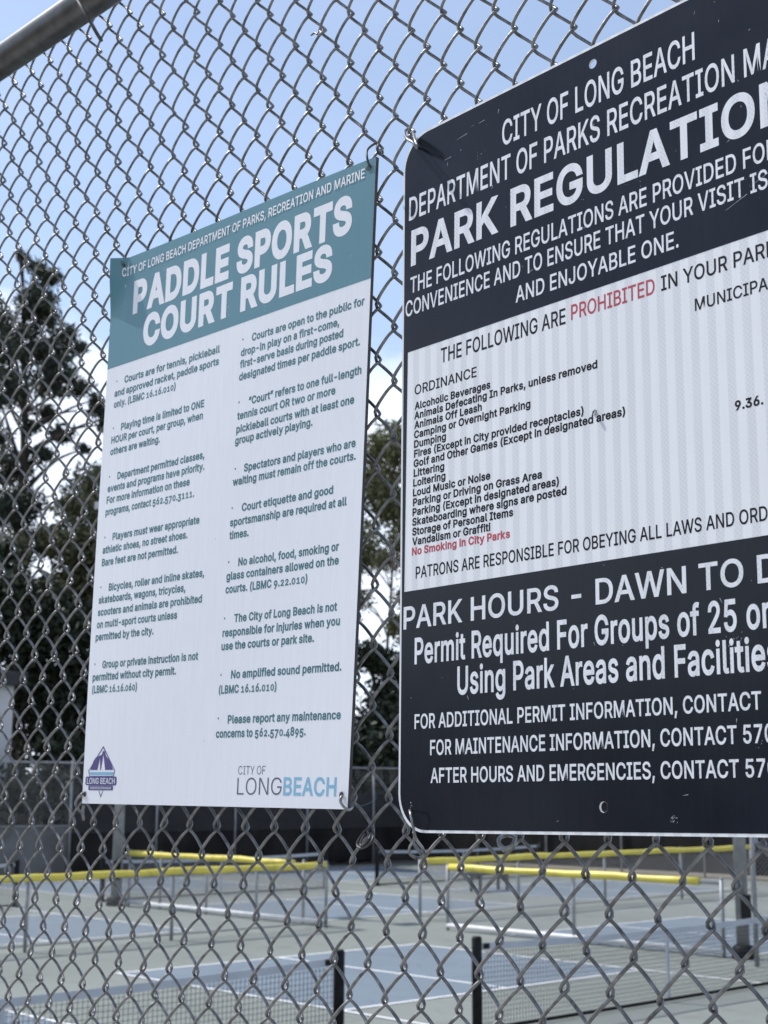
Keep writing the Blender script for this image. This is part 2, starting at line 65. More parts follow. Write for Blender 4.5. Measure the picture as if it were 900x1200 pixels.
GLYPHS = """
&|448|197 -7 173 -6 150 -2 129 4 110 12 93 22 78 34 65 47 54 62 45 78 39 96 35 114 34 133 36 154 40 173 47 189 57 205 70 220 85 235 135 275 111 306 94 331 87 344 80 361 76 379 75 398 76 415 79 430 84 445 91 458 103 474 117 488 134 499 149 505 165 510 200 513 235 510 251 505 266 499 283 488 297 475 308 459 317 442 322 424 324 404 323 389 320 375 309 349 301 336 291 325 256 293 219 266 328 134 336 151 342 168 346 186 349 224 408 224 405 180 402 161 397 144 389 124 380 106 371 92 367 87 438 0 364 0 328 42 320 34 305 24 289 15 271 7 252 1 215 -6;183 310 216 335 237 352 255 375 262 405 260 420 254 433 245 445 233 454 219 459 201 461 189 460 178 457 168 453 159 447 151 440 145 431 138 411 137 399 138 386 141 374 145 363 169 327;172 230 140 206 118 185 110 174 103 161 98 146 97 131 98 115 102 101 109 87 118 76 130 66 143 57 158 51 175 47 193 46 213 48 232 52 251 59 265 66 290 84
(|273|89 207 92 264 101 324 114 384 132 441 142 468 153 494 177 539 236 539 212 485 191 428 174 370 161 313 154 258 151 207 153 161 160 115 172 67 188 16 236 -96 177 -96 157 -59 139 -22 124 16 111 55 102 93 95 131 90 169
)|273|37 -96 86 18 113 116 120 162 122 207 119 258 112 313 99 370 72 457 50 512 37 539 97 539 120 494 142 441 159 384 173 323 181 264 184 207 183 169 178 130 171 91 161 53 149 15 134 -23 117 -60 97 -96
,|188|38 -119 68 71 137 71 84 -119
-|453|337 244 337 188 114 188 114 244
.|188|95 -4 83 -3 73 2 63 9 56 18 51 29 50 41 51 53 56 64 63 73 73 81 83 85 95 87 107 85 118 81 128 73 135 64 140 53 141 41 140 29 135 18 128 9 118 2 107 -3
0|453|227 -7 200 -5 174 1 151 10 130 24 111 41 95 62 81 86 69 113 60 144 53 178 49 214 48 254 49 294 53 330 60 364 69 395 81 423 95 447 111 467 130 484 151 498 174 508 200 514 227 516 254 514 279 508 302 498 323 484 342 467 358 447 372 423 384 395 393 364 400 330 404 294 405 254 404 214 400 178 393 144 384 113 372 86 358 62 342 41 323 24 302 10 279 1 254 -5;227 50 245 52 262 56 276 64 290 74 303 87 313 103 322 122 330 144 336 168 340 194 343 223 344 254 343 285 340 314 336 341 330 365 322 386 313 405 303 422 290 435 276 446 262 454 245 458 227 460 209 458 192 454 177 446 163 435 151 422 140 405 131 386 123 365 117 341 113 314 110 285 109 254 110 223 113 194 117 168 123 144 131 122 140 103 151 87 163 74 177 64 192 56 209 52
1|453|76 0 76 55 212 55 212 448 86 358 86 427 198 509 276 509 276 55 391 55 391 0
2|453|64 0 64 47 234 229 282 282 311 327 316 341 319 356 320 371 319 389 315 405 308 419 298 431 287 441 273 449 258 455 242 459 224 460 205 459 188 454 172 447 159 438 148 427 139 413 132 398 128 381 127 362 66 362 67 384 71 405 77 424 86 442 97 458 111 473 126 485 143 496 162 505 181 511 202 515 225 516 247 515 268 511 287 505 306 497 322 486 337 474 350 461 361 445 370 429 376 411 380 392 381 372 380 354 377 336 371 318 357 290 348 275 336 259 267 180 153 60 389 57 389 0
3|453|218 -7 195 -6 173 -3 152 3 133 10 114 19 98 30 83 43 70 57 59 74 52 92 47 111 44 132 109 132 112 115 118 100 126 87 137 76 150 66 165 59 182 54 200 51 219 50 239 51 257 55 275 61 291 69 304 80 315 93 323 108 327 125 329 145 328 163 323 180 316 196 305 211 292 223 275 234 260 240 223 247 157 248 157 299 288 448 70 452 70 509 372 509 372 461 221 289 238 290 264 288 287 284 308 276 327 265 344 253 359 239 371 222 381 204 388 185 392 166 393 145 392 123 387 103 380 84 370 66 358 50 344 35 327 23 309 12 288 4 266 -2 243 -6
4|453|40 105 40 158 247 509 311 509 109 166 282 163 282 318 343 318 343 163 413 163 413 105 343 105 343 0 282 0 282 105
5|453|221 -7 199 -6 178 -2 159 3 140 11 123 21 108 32 94 45 83 60 74 76 67 93 62 111 60 130 122 130 125 115 130 102 138 89 148 78 160 68 173 60 188 54 204 51 221 50 241 52 259 56 276 64 291 75 304 88 314 104 322 122 326 141 328 162 327 178 320 208 314 221 303 237 290 251 275 262 257 270 238 275 218 277 201 276 184 273 167 268 152 262 139 255 128 246 67 253 96 509 366 509 366 452 151 452 134 301 162 318 178 325 194 330 211 333 229 334 246 333 279 326 294 321 308 314 321 306 334 296 355 273 364 260 372 246 379 231 384 215 388 198 391 163 390 139 386 116 379 96 369 76 357 58 343 41 327 27 309 15 289 6 268 -1 245 -6
6|453|226 -7 203 -6 182 -2 161 5 142 15 125 27 109 40 96 56 84 74 75 94 69 115 65 138 64 162 65 180 68 199 73 219 80 239 102 285 137 340 252 509 322 509 173 293 196 307 208 311 235 314 258 313 278 309 298 303 316 295 332 284 347 271 359 256 370 240 378 221 384 202 388 180 389 157 388 134 384 112 377 92 368 73 356 55 343 39 327 26 310 14 291 5 271 -2 249 -6;226 48 245 50 263 55 279 63 293 73 305 86 314 101 321 118 326 137 327 157 326 177 321 196 314 213 305 228 293 241 279 251 263 259 245 264 226 265 207 264 190 259 174 252 160 242 148 229 138 214 131 197 126 178 125 158 126 138 131 119 138 102 148 86 160 73 174 63 190 55 207 50
7|453|97 0 323 448 62 452 62 509 391 509 391 449 165 0
8|453|226 -7 201 -6 156 3 136 11 117 21 100 33 86 47 74 62 64 78 57 96 53 115 52 135 55 166 59 181 65 195 75 212 87 228 101 241 117 252 134 260 153 265 135 273 119 282 105 294 93 308 83 324 76 342 71 360 70 380 71 399 75 417 81 434 90 450 101 464 114 477 129 488 146 498 164 506 183 512 204 515 226 516 248 515 269 512 288 506 306 498 322 488 337 477 350 464 361 450 370 434 377 417 381 399 382 380 381 360 376 342 369 324 359 308 347 294 333 282 318 273 300 267 318 260 335 252 351 241 365 228 377 212 387 195 393 181 400 151 401 135 400 115 395 96 388 78 378 62 366 47 352 33 336 21 317 11 297 3 251 -6;226 49 258 52 272 55 285 60 300 69 313 79 323 91 331 106 335 122 337 139 335 157 330 174 322 189 312 202 299 213 283 223 265 230 246 234 226 235 206 234 187 230 169 223 153 213 140 202 130 189 122 174 117 157 115 139 117 122 121 106 129 91 139 79 152 69 167 60 180 55 210 50;226 290 243 291 259 294 274 300 287 308 298 318 307 330 314 344 318 359 319 376 318 392 314 407 308 420 299 432 288 442 275 449 260 455 244 459 226 460 208 459 192 455 177 449 164 442 153 432 145 420 138 407 134 392 133 376 134 359 138 344 145 330 153 318 164 308 178 300 193 294 209 291
9|453|226 516 249 515 271 510 291 503 310 494 328 482 343 468 357 452 368 434 377 414 384 394 388 371 389 347 388 329 385 310 380 290 373 270 363 248 350 224 315 168 200 0 130 0 279 216 257 202 245 198 218 195 196 196 174 200 155 206 137 214 121 225 106 237 94 252 83 269 75 287 69 307 65 329 64 352 65 375 69 397 76 417 85 436 96 454 110 469 125 483 143 494 162 503 182 510 203 515;226 460 207 459 190 454 174 446 160 436 148 423 138 407 131 390 127 372 125 352 127 331 131 312 138 295 148 280 160 267 174 257 190 249 207 245 226 243 245 245 263 249 279 257 293 267 305 280 314 295 321 312 326 330 327 350 326 371 321 390 314 407 305 423 293 436 279 446 263 454 245 459
A|480|16 0 201 509 276 509 463 0 395 0 344 142 135 142 85 0;324 199 287 302 264 372 239 456 213 371 191 302 155 199
B|456|60 0 60 509 241 509 266 508 290 504 310 499 329 491 345 481 359 470 371 456 381 442 394 410 397 392 398 374 397 353 393 335 387 320 378 307 368 295 343 278 330 272 315 267 331 259 347 254 363 245 378 234 391 220 402 203 409 189 414 173 417 155 418 136 417 117 414 100 408 83 400 67 390 52 377 39 362 28 344 18 324 10 301 4 276 1 247 0;125 57 245 57 272 58 296 63 315 70 330 80 341 92 349 106 353 120 355 137 354 154 349 169 342 184 332 197 320 208 306 218 289 225 270 230 248 231 125 231;125 285 238 285 256 286 273 290 288 296 302 304 314 314 323 326 330 340 335 355 336 372 335 388 330 404 323 417 313 429 299 439 283 446 263 451 240 452 125 452
C|510|267 -7 235 -5 205 1 176 11 150 25 126 42 104 63 86 87 70 115 57 146 48 179 42 215 40 254 42 293 48 329 57 362 70 393 86 421 104 445 126 466 150 484 176 498 205 508 235 514 267 516 305 513 323 509 357 498 388 482 415 460 427 447 438 433 448 418 456 402 463 385 469 367 473 348 408 348 403 365 397 381 389 395 380 407 369 418 344 437 330 444 300 453 267 456 244 454 223 450 203 442 184 432 166 419 150 404 137 385 125 364 116 340 109 314 104 285 103 254 104 223 109 195 116 169 125 145 137 124 151 105 166 89 184 76 203 66 223 59 244 54 267 53 300 56 330 65 344 72 369 91 380 102 389 114 397 128 408 160 473 160 469 141 464 124 456 107 438 76 428 62 416 49 388 28 373 18 357 11 323 0 305 -4
D|502|219 0 60 0 60 509 225 509 261 507 294 501 325 492 353 478 378 461 399 441 418 418 433 391 446 361 455 329 460 293 462 255 460 217 455 181 446 149 433 119 417 92 398 68 376 48 351 31 322 17 291 8 256 2;125 57 215 57 245 58 272 63 296 70 318 81 337 94 354 110 368 128 379 149 388 172 394 198 398 225 399 255 398 285 394 312 388 338 379 361 368 381 354 399 338 415 320 428 299 438 275 446 249 450 221 452 125 452
E|419|60 0 60 509 372 509 372 452 125 452 125 286 355 286 355 229 125 229 125 57 375 57 375 0
F|410|60 0 60 509 369 509 369 452 125 452 125 278 346 278 346 221 125 221 125 0
G|520|269 -7 236 -5 205 1 176 11 149 25 125 43 103 64 85 88 69 116 56 147 47 180 42 216 40 254 42 293 47 329 56 362 69 393 85 421 103 445 125 466 149 484 175 498 203 508 233 514 265 516 304 513 340 504 374 489 389 480 417 457 429 445 439 431 457 400 464 384 470 367 474 349 408 349 402 365 395 379 378 405 368 417 356 427 343 436 330 443 299 452 283 455 265 456 243 454 222 450 202 442 183 432 166 419 150 404 137 385 125 364 116 340 109 314 104 285 103 254 104 223 109 195 116 169 125 145 137 124 151 105 166 89 184 76 203 66 224 59 246 54 269 53 290 54 328 63 345 71 361 81 374 93 386 107 396 123 404 141 410 160 414 180 415 199 283 199 283 256 478 256 478 200 476 170 471 141 463 115 451 91 436 69 419 50 399 33 377 19 352 8 326 0 298 -5
H|517|60 0 60 509 125 509 125 289 392 289 392 509 457 509 457 0 392 0 392 232 125 232 125 0
I|300|31 0 31 57 118 57 118 452 31 452 31 509 269 509 269 452 183 452 183 57 269 57 269 0
J|396|185 -7 153 -5 124 3 98 15 75 33 57 55 44 81 36 111 33 145 33 173 98 173 98 145 100 123 104 104 112 88 122 74 135 64 149 56 166 52 185 50 204 52 220 56 235 64 248 74 258 88 266 104 270 123 272 145 272 509 336 509 336 145 333 111 326 81 312 55 294 33 271 15 246 3 217 -5
K|467|124 242 174 303 364 509 448 509 243 289 449 0 372 0 198 245 125 167 125 0 60 0 60 509 125 509
L|393|60 0 60 509 125 509 125 57 361 57 361 0
M|628|60 0 60 509 152 509 277 187 299 123 315 73 352 187 476 509 568 509 568 0 504 0 504 327 507 436 498 409 456 291 342 0 286 0 170 291 119 436 122 291 122 0
N|523|60 0 60 509 136 509 363 151 388 107 403 76 401 108 399 157 399 509 463 509 463 0 387 0 202 290 148 381 120 431 125 291 125 0
O|533|267 -7 235 -5 205 1 176 11 150 25 126 42 105 63 86 87 70 115 57 146 48 179 42 215 40 254 42 293 48 329 57 362 70 393 86 421 105 445 126 466 150 484 176 498 205 508 235 514 267 516 299 514 329 508 358 498 384 484 408 466 429 445 448 421 464 393 477 362 486 329 491 293 493 254 491 215 486 179 477 146 464 115 448 87 429 63 408 42 384 25 358 11 329 1 299 -5;267 53 289 54 310 59 330 66 349 76 367 89 383 104 396 123 408 144 418 168 425 194 429 223 430 254 429 286 425 315 418 341 408 365 396 386 383 404 367 420 349 433 330 443 310 450 289 455 267 456 244 455 223 450 203 443 184 433 166 420 151 404 137 385 125 364 116 340 109 314 104 285 103 254 104 223 109 194 116 168 125 144 137 123 151 105 166 89 184 76 203 66 223 59 244 54
P|445|60 0 60 509 235 509 263 508 289 504 312 497 332 487 350 476 366 462 379 447 390 430 398 411 404 391 408 370 409 348 408 325 404 304 398 284 390 265 379 248 366 233 350 219 332 207 312 198 289 191 263 187 235 186 125 186 125 0;125 242 233 242 252 243 269 246 284 250 297 256 312 266 324 279 333 294 339 311 343 329 344 348 343 367 339 385 333 402 324 416 312 429 297 439 283 445 268 449 251 451 125 452
Q|533|245 159 313 159 366 88 383 104 396 123 408 144 418 168 425 194 429 223 430 254 429 286 425 315 418 341 408 365 396 386 383 404 367 420 349 433 330 443 310 450 289 455 267 456 244 455 223 450 203 443 184 433 166 420 151 404 137 385 125 364 116 340 109 314 104 285 103 254 104 223 109 194 116 168 125 144 137 123 151 105 166 89 184 76 203 66 223 59 244 54 267 53 289 54 310 59 318 62;468 -48 401 -48 357 11 329 1 299 -5 267 -7 235 -5 205 1 176 11 150 25 126 42 105 63 86 87 70 115 57 146 48 179 42 215 40 254 42 293 48 329 57 362 70 393 86 421 105 445 126 466 150 484 176 498 205 508 235 514 267 516 299 514 329 508 358 498 384 484 408 466 429 445 448 421 464 393 477 362 486 329 491 293 493 254 491 215 486 179 477 146 464 115 448 87 429 63 408 42
R|449|60 0 60 509 236 509 264 508 289 504 312 498 333 489 351 478 367 465 380 450 390 433 398 415 404 395 408 374 409 352 408 330 404 309 398 289 390 271 380 255 367 240 351 228 333 217 314 210 428 0 353 0 246 198 125 198 125 0;125 255 253 256 269 258 284 262 298 267 313 276 325 287 334 300 340 316 344 333 345 352 344 371 340 389 334 405 325 419 313 430 298 440 284 445 269 449 252 451 125 452
S|447|224 -9 197 -8 172 -4 149 1 128 9 108 19 91 31 76 44 64 60 54 77 46 96 41 115 38 137 104 137 107 118 114 102 123 88 135 76 150 66 166 59 184 53 204 50 224 49 257 52 272 55 286 60 303 69 317 79 329 92 338 106 344 122 346 139 344 154 340 168 332 179 322 189 296 205 245 222 184 239 154 249 128 261 105 274 86 289 71 307 60 326 54 348 52 372 53 393 58 413 65 431 75 448 87 463 102 476 119 488 138 498 158 506 180 512 203 515 227 516 252 515 274 512 296 506 316 498 334 488 351 476 365 463 377 449 387 433 394 415 399 397 401 378 337 378 334 396 327 412 316 425 302 437 285 446 267 453 247 458 225 459 204 458 185 454 167 448 152 440 139 430 129 418 121 405 117 391 115 376 117 359 122 345 131 334 142 324 155 315 169 308 212 293 264 279 312 264 359 238 372 226 384 213 395 198 401 185 405 171 408 139 407 119 403 99 396 81 386 64 374 48 360 34 343 22 323 11 302 2 278 -4 252 -8
T|449|32 452 32 509 417 509 417 452 257 452 257 0 193 0 193 452
U|517|259 -8 230 -7 203 -2 177 5 154 15 133 28 114 43 98 61 85 80 74 101 66 124 62 148 60 173 60 509 124 509 124 178 125 160 128 144 134 128 141 113 150 100 161 88 173 77 187 68 203 61 220 56 239 53 259 52 279 53 298 56 315 61 331 68 345 77 357 88 368 100 377 113 384 128 389 144 392 160 393 178 393 509 457 509 457 173 456 148 451 124 444 101 433 80 419 61 403 43 384 28 363 15 340 5 315 -2 288 -7
V|480|204 0 16 509 84 509 192 206 215 137 241 52 267 138 395 509 463 509 278 0
W|686|155 0 16 509 82 509 163 196 187 94 193 60 211 145 306 509 380 509 462 196 486 94 493 62 510 145 603 509 670 509 530 0 455 0 368 323 351 391 343 437 335 395 318 323 230 0
X|474|18 0 200 260 29 509 104 509 204 361 223 329 238 302 252 329 298 400 374 509 446 509 276 263 456 0 382 0 292 129 268 165 237 218 225 196 182 129 91 0
Y|472|203 0 203 208 16 509 91 509 192 344 222 292 237 260 251 293 280 344 381 509 455 509 268 208 268 0
Z|438|42 0 42 46 273 385 306 431 323 453 285 452 40 452 40 509 397 509 397 462 169 129 114 55 152 57 399 57 399 0
a|389|160 -9 142 -8 109 -1 94 5 80 13 68 22 57 32 40 58 34 74 31 90 30 108 32 128 36 146 43 161 53 174 64 184 78 193 125 211 178 220 247 229 257 231 265 235 271 240 275 246 276 257 275 272 272 285 267 297 260 307 251 315 240 322 227 327 212 330 196 331 179 330 163 327 149 322 137 316 127 309 118 301 100 274 41 291 48 307 57 322 67 335 91 356 104 364 118 370 148 379 178 383 194 384 239 379 255 375 271 369 286 360 300 350 312 336 322 320 329 306 333 290 336 272 337 251 337 0 277 0 277 52 252 25 242 16 229 8 215 1 199 -4 181 -8;170 45 192 47 211 51 228 59 242 69 254 80 263 93 270 107 274 122 276 138 276 190 259 182 231 176 175 168 134 159 122 154 112 147 103 139 97 130 93 118 92 105 93 93 96 82 102 72 110 64 119 57 130 52 156 46
b|424|229 -8 207 -7 188 -3 172 4 159 12 147 21 138 31 118 59 112 59 112 0 53 0 53 509 114 509 114 319 146 356 158 365 171 373 187 379 207 383 229 384 252 383 274 378 294 371 313 361 330 348 345 332 359 314 370 293 379 270 385 245 389 218 390 189 389 160 385 133 379 107 370 84 359 63 345 45 330 29 313 16 294 6 274 -2 252 -6;220 47 237 48 252 52 266 58 279 66 290 76 300 88 309 101 316 117 321 133 325 151 328 189 325 227 321 245 316 261 309 276 301 289 291 301 280 311 267 319 253 325 237 329 220 330 203 329 188 326 174 320 161 312 150 302 140 291 132 278 125 263 120 247 116 229 113 189 116 149 120 131 125 115 132 100 140 87 151 75 162 65 175 57 188 52 203 48
c|396|207 -8 182 -6 159 -2 137 6 117 16 99 30 82 46 68 64 56 85 46 108 39 133 35 159 34 187 35 216 39 243 46 268 56 291 68 312 82 330 99 346 117 360 137 370 159 378 182 382 207 384 243 381 260 377 276 371 291 364 305 356 318 346 330 335 340 322 349 308 356 293 362 277 303 262 290 289 270 311 242 325 207 330 189 329 173 325 158 319 145 310 134 299 124 287 115 274 108 258 103 242 99 224 96 187 99 151 108 117 115 102 124 88 134 76 145 66 158 57 173 51 189 47 207 46 243 52 271 66 292 89 304 117 363 102 350 70 341 56 331 43 306 21 292 12 277 5 261 -1 244 -5
d|424|195 -8 172 -6 151 -2 130 6 111 16 94 29 79 45 66 63 55 84 46 107 39 133 35 160 34 189 35 218 39 245 46 270 55 293 66 314 80 332 95 348 112 361 131 371 151 378 173 383 196 384 218 383 237 379 253 373 267 365 278 356 287 346 306 319 311 509 372 509 372 0 313 0 313 59 307 59 287 31 277 21 266 12 252 4 236 -3 217 -7;205 47 221 48 236 52 250 57 263 65 274 75 284 87 292 100 299 115 305 131 309 149 312 189 309 229 305 247 300 263 293 278 284 291 274 302 263 312 250 320 237 326 222 329 205 330 188 329 172 325 158 319 145 311 134 301 124 289 115 276 108 261 103 245 99 227 96 189 99 151 103 133 116 101 124 88 134 76 145 66 158 58 172 52 188 48
e|404|212 -8 185 -6 160 -2 138 6 117 16 98 30 82 46 68 64 56 85 46 108 39 132 35 159 34 187 35 215 39 242 46 267 55 290 67 311 80 329 97 346 115 359 135 370 157 378 180 382 205 384 236 382 266 374 280 368 307 352 319 341 330 329 341 315 350 299 357 282 363 263 367 242 370 219 371 169 96 169 97 158 100 139 104 122 110 106 118 92 128 80 139 70 151 61 164 54 195 47 212 46 241 49 266 58 276 65 293 83 300 93 306 105 365 91 360 77 353 63 345 51 335 39 324 28 311 19 283 4 267 -1 249 -5;309 221 307 237 303 254 298 269 289 287 277 302 263 314 250 321 237 326 222 329 205 330 188 329 173 326 159 321 146 313 131 301 119 287 109 270 103 256 99 241 97 226
f|254|228 379 228 327 142 327 142 0 81 0 81 327 6 327 6 379 81 379 81 432 83 452 88 470 96 486 107 499 120 510 135 519 152 525 169 529 187 530 222 527 243 521 227 468 215 472 195 474 178 472 164 468 154 460 147 449 143 436 142 419 142 379
g|425|207 -151 168 -148 150 -145 134 -140 105 -127 93 -119 82 -110 59 -84 51 -69 101 -41 122 -66 131 -74 142 -82 154 -88 169 -93 187 -96 207 -97 229 -96 249 -92 267 -85 282 -75 295 -62 304 -46 309 -28 311 -6 311 68 287 41 277 32 266 24 252 16 236 10 217 6 195 5 172 6 151 10 132 17 113 27 95 39 80 53 66 70 55 90 46 112 39 136 35 163 34 191 35 219 39 246 46 270 55 293 66 314 80 332 95 348 112 361 131 371 152 378 173 383 196 384 218 383 237 379 253 373 267 365 279 356 288 346 308 319 313 379 372 379 372 -9 371 -33 367 -54 360 -73 350 -90 338 -105 324 -117 309 -128 291 -136 272 -143 230 -150;205 59 222 60 237 63 251 68 264 75 279 87 291 103 300 121 305 137 309 154 312 193 309 231 305 248 300 264 291 283 279 299 264 312 251 320 237 326 222 329 205 330 188 329 172 326 158 320 145 312 134 302 124 290 116 277 103 246 99 230 96 193 99 155 103 139 109 123 118 104 130 89 145 76 158 69 172 63 188 60
h|410|114 227 114 0 53 0 53 509 114 509 114 314 124 332 137 349 152 362 169 372 187 379 207 383 227 384 246 383 264 380 280 376 295 369 309 360 321 349 332 336 341 321 348 304 353 285 356 263 357 240 357 0 296 0 296 235 295 256 290 275 283 291 273 304 261 315 246 323 229 327 210 329 192 328 176 324 161 317 147 308 136 297 126 283 119 266 115 248
i|167|53 0 53 379 114 379 114 0;84 443 73 444 63 448 54 455 47 463 42 472 41 483 42 494 47 503 54 512 63 519 73 523 84 524 95 523 105 519 114 512 121 503 125 494 126 483 125 472 121 463 114 455 105 448 95 444
j|167|53 379 114 379 114 -30 111 -62 107 -77 102 -90 92 -106 80 -119 65 -129 52 -135 21 -142 -10 -143 -10 -87 2 -87 18 -85 31 -80 40 -72 47 -61 52 -46 53 -29;83 443 72 444 62 448 53 455 46 463 42 472 41 483 42 494 46 503 53 512 62 519 72 523 83 524 94 523 105 519 114 512 121 503 125 494 126 483 125 472 121 463 114 455 105 448 94 444
k|381|114 212 121 212 284 379 360 379 201 216 372 0 294 0 154 178 114 141 114 0 53 0 53 509 114 509
l|189|139 -2 119 -1 101 3 86 10 74 20 65 33 58 48 54 65 53 84 53 509 114 509 115 83 117 71 120 62 126 56 135 53 146 52 170 54 181 3 162 -1
m|610|53 0 53 379 112 379 112 308 114 314 122 331 132 346 144 358 158 368 172 376 187 382 203 385 219 386 239 384 257 380 273 372 287 361 299 347 309 332 317 310 326 328 337 343 350 356 365 366 381 375 398 381 417 385 437 386 453 385 483 378 497 372 510 364 522 354 532 342 541 328 548 313 553 296 556 276 557 255 557 0 496 0 496 254 495 273 490 289 483 303 473 313 456 323 438 328 419 330 403 329 388 326 374 320 363 312 353 302 345 290 340 277 336 263 335 247 335 0 274 0 274 260 272 280 265 297 253 311 238 322 220 328 199 330 185 329 171 326 158 320 145 312 135 302 126 289 119 274 115 257 114 238 114 0
n|410|114 227 114 0 53 0 53 379 112 379 112 311 124 332 137 349 152 362 169 372 187 379 207 383 227 384 246 383 264 380 280 376 295 369 309 360 321 349 332 336 341 321 348 304 353 285 356 263 357 240 357 0 296 0 296 235 295 256 290 275 283 291 273 304 261 315 246 323 229 327 210 329 192 328 176 324 161 317 147 308 136 297 126 283 119 266 115 248
o|415|207 -8 182 -6 159 -2 137 6 117 16 99 30 82 46 68 64 56 85 46 108 39 133 35 159 34 187 35 216 39 243 46 268 56 291 68 312 82 330 99 346 117 360 137 370 159 378 182 382 207 384 232 382 256 378 279 370 299 360 317 346 334 330 347 312 359 291 369 268 376 243 380 216 381 187 380 159 376 133 369 108 359 85 347 64 334 46 317 30 299 16 279 6 256 -2 232 -6;207 46 226 47 242 51 257 57 270 66 282 76 292 88 300 102 307 117 316 151 319 187 316 224 307 258 300 274 292 287 282 299 270 310 257 319 242 325 226 329 207 330 189 329 173 325 158 319 145 310 134 299 124 287 115 274 108 258 103 242 99 224 96 187 99 151 108 117 115 102 124 88 134 76 145 66 158 57 173 51 189 47
p|424|53 -143 53 379 112 379 112 319 118 319 137 346 146 356 158 365 171 373 187 379 207 383 229 384 252 383 274 378 294 371 313 361 330 348 345 332 359 314 370 293 379 270 385 245 389 218 390 189 389 160 385 133 379 107 370 84 359 63 345 45 330 29 313 16 294 6 274 -2 252 -6 229 -8 207 -7 189 -3 173 4 159 12 147 21 138 31 118 59 114 -143;220 47 237 48 252 52 266 58 279 66 290 76 300 88 309 101 316 117 321 133 325 151 328 189 325 227 321 245 316 261 309 276 301 289 291 301 280 311 267 319 253 325 237 329 220 330 203 329 188 326 174 320 161 312 150 302 140 291 132 278 125 263 120 247 116 229 113 189 116 149 120 131 125 115 132 100 140 87 151 75 162 65 175 57 188 52 203 48
q|424|372 -143 311 -143 311 59 287 31 277 21 266 12 252 4 236 -3 217 -7 195 -8 172 -6 151 -2 130 6 111 16 94 29 79 45 66 63 55 84 46 107 39 133 35 160 34 189 35 218 39 245 46 270 55 293 66 314 80 332 95 348 112 361 131 371 151 378 173 383 196 384 218 383 237 379 253 373 267 365 278 356 287 346 307 319 313 319 313 379 372 379;205 47 221 48 236 52 250 57 263 65 274 75 284 87 292 100 299 115 305 131 309 149 312 189 309 229 305 247 300 263 293 278 284 291 274 302 263 312 250 320 237 326 222 329 205 330 188 329 172 325 158 319 145 311 134 301 124 289 115 276 108 261 103 245 99 227 96 189 99 151 103 133 116 101 124 88 134 76 145 66 158 58 172 52 188 48
r|259|53 0 53 379 112 379 112 321 124 339 136 354 152 367 166 375 196 384 213 385 243 384 243 322 207 326 190 325 174 321 159 315 146 306 135 296 126 284 119 270 115 254 114 237 114 0
s|365|182 -8 145 -5 112 3 84 18 72 27 62 38 53 50 46 63 40 78 36 94 94 107 101 88 111 72 124 60 140 52 159 47 181 45 200 46 217 49 232 55 244 62 257 74 265 88 268 103 266 115 262 126 254 136 243 144 229 150 149 170 125 177 104 186 86 196 72 208 61 222 53 237 49 255 47 274 48 290 52 305 57 319 65 332 75 343 87 354 100 363 115 370 131 376 149 381 187 384 223 381 239 377 254 372 271 363 286 352 299 339 309 324 318 308 324 290 268 277 262 291 254 304 243 316 228 325 210 331 187 333 166 331 147 326 131 317 119 305 111 292 109 277 111 264 116 253 124 243 136 235 152 229 254 202 275 193 292 183 306 171 317 157 325 142 329 126 331 107 330 90 326 75 320 60 312 47 302 35 290 24 276 14 260 6 242 0 203 -7
t|227|204 379 204 327 126 327 126 98 127 83 130 70 136 61 144 55 156 51 170 50 185 51 202 54 213 2 192 -3 168 -4 145 -2 125 2 107 10 92 21 80 35 72 52 67 71 65 93 65 327 6 327 6 379 65 379 65 471 126 471 126 379
u|410|182 -5 164 -4 146 -1 130 4 115 11 101 20 89 30 78 44 69 59 62 76 57 95 54 116 53 139 53 379 114 379 114 144 115 123 120 104 127 88 137 75 149 64 164 56 181 52 200 50 218 51 234 55 249 62 263 71 274 83 283 97 290 113 295 132 296 153 296 379 357 379 357 0 298 0 298 70 286 47 272 30 257 17 240 7 222 0 203 -4
v|389|163 0 17 379 84 379 165 155 187 87 195 59 224 155 305 379 371 379 226 0
w|567|138 0 23 379 87 379 154 137 170 64 186 135 206 214 252 379 316 379 362 214 382 136 397 66 413 135 480 379 545 379 429 0 368 0 319 172 284 310 263 225 199 0
x|379|21 0 155 195 29 379 100 379 147 306 191 233 233 306 282 379 352 379 224 192 358 0 287 0 231 85 189 155 148 85 91 0
y|389|47 -139 61 -86 94 -90 104 -89 113 -86 122 -81 130 -74 138 -64 145 -52 163 -1 17 379 84 379 165 155 187 87 195 60 202 87 224 155 305 379 371 379 204 -58 196 -77 187 -93 177 -107 165 -119 153 -128 139 -136 124 -141 108 -144 91 -145 65 -143
z|380|42 0 42 46 254 320 48 323 48 379 333 379 333 331 126 60 339 56 339 0
“|300|52 318 104 509 151 509 121 318;175 318 228 509 274 509 244 318
”|300|52 318 82 509 151 509 98 318;175 318 205 509 274 509 222 318
 |188|
"""
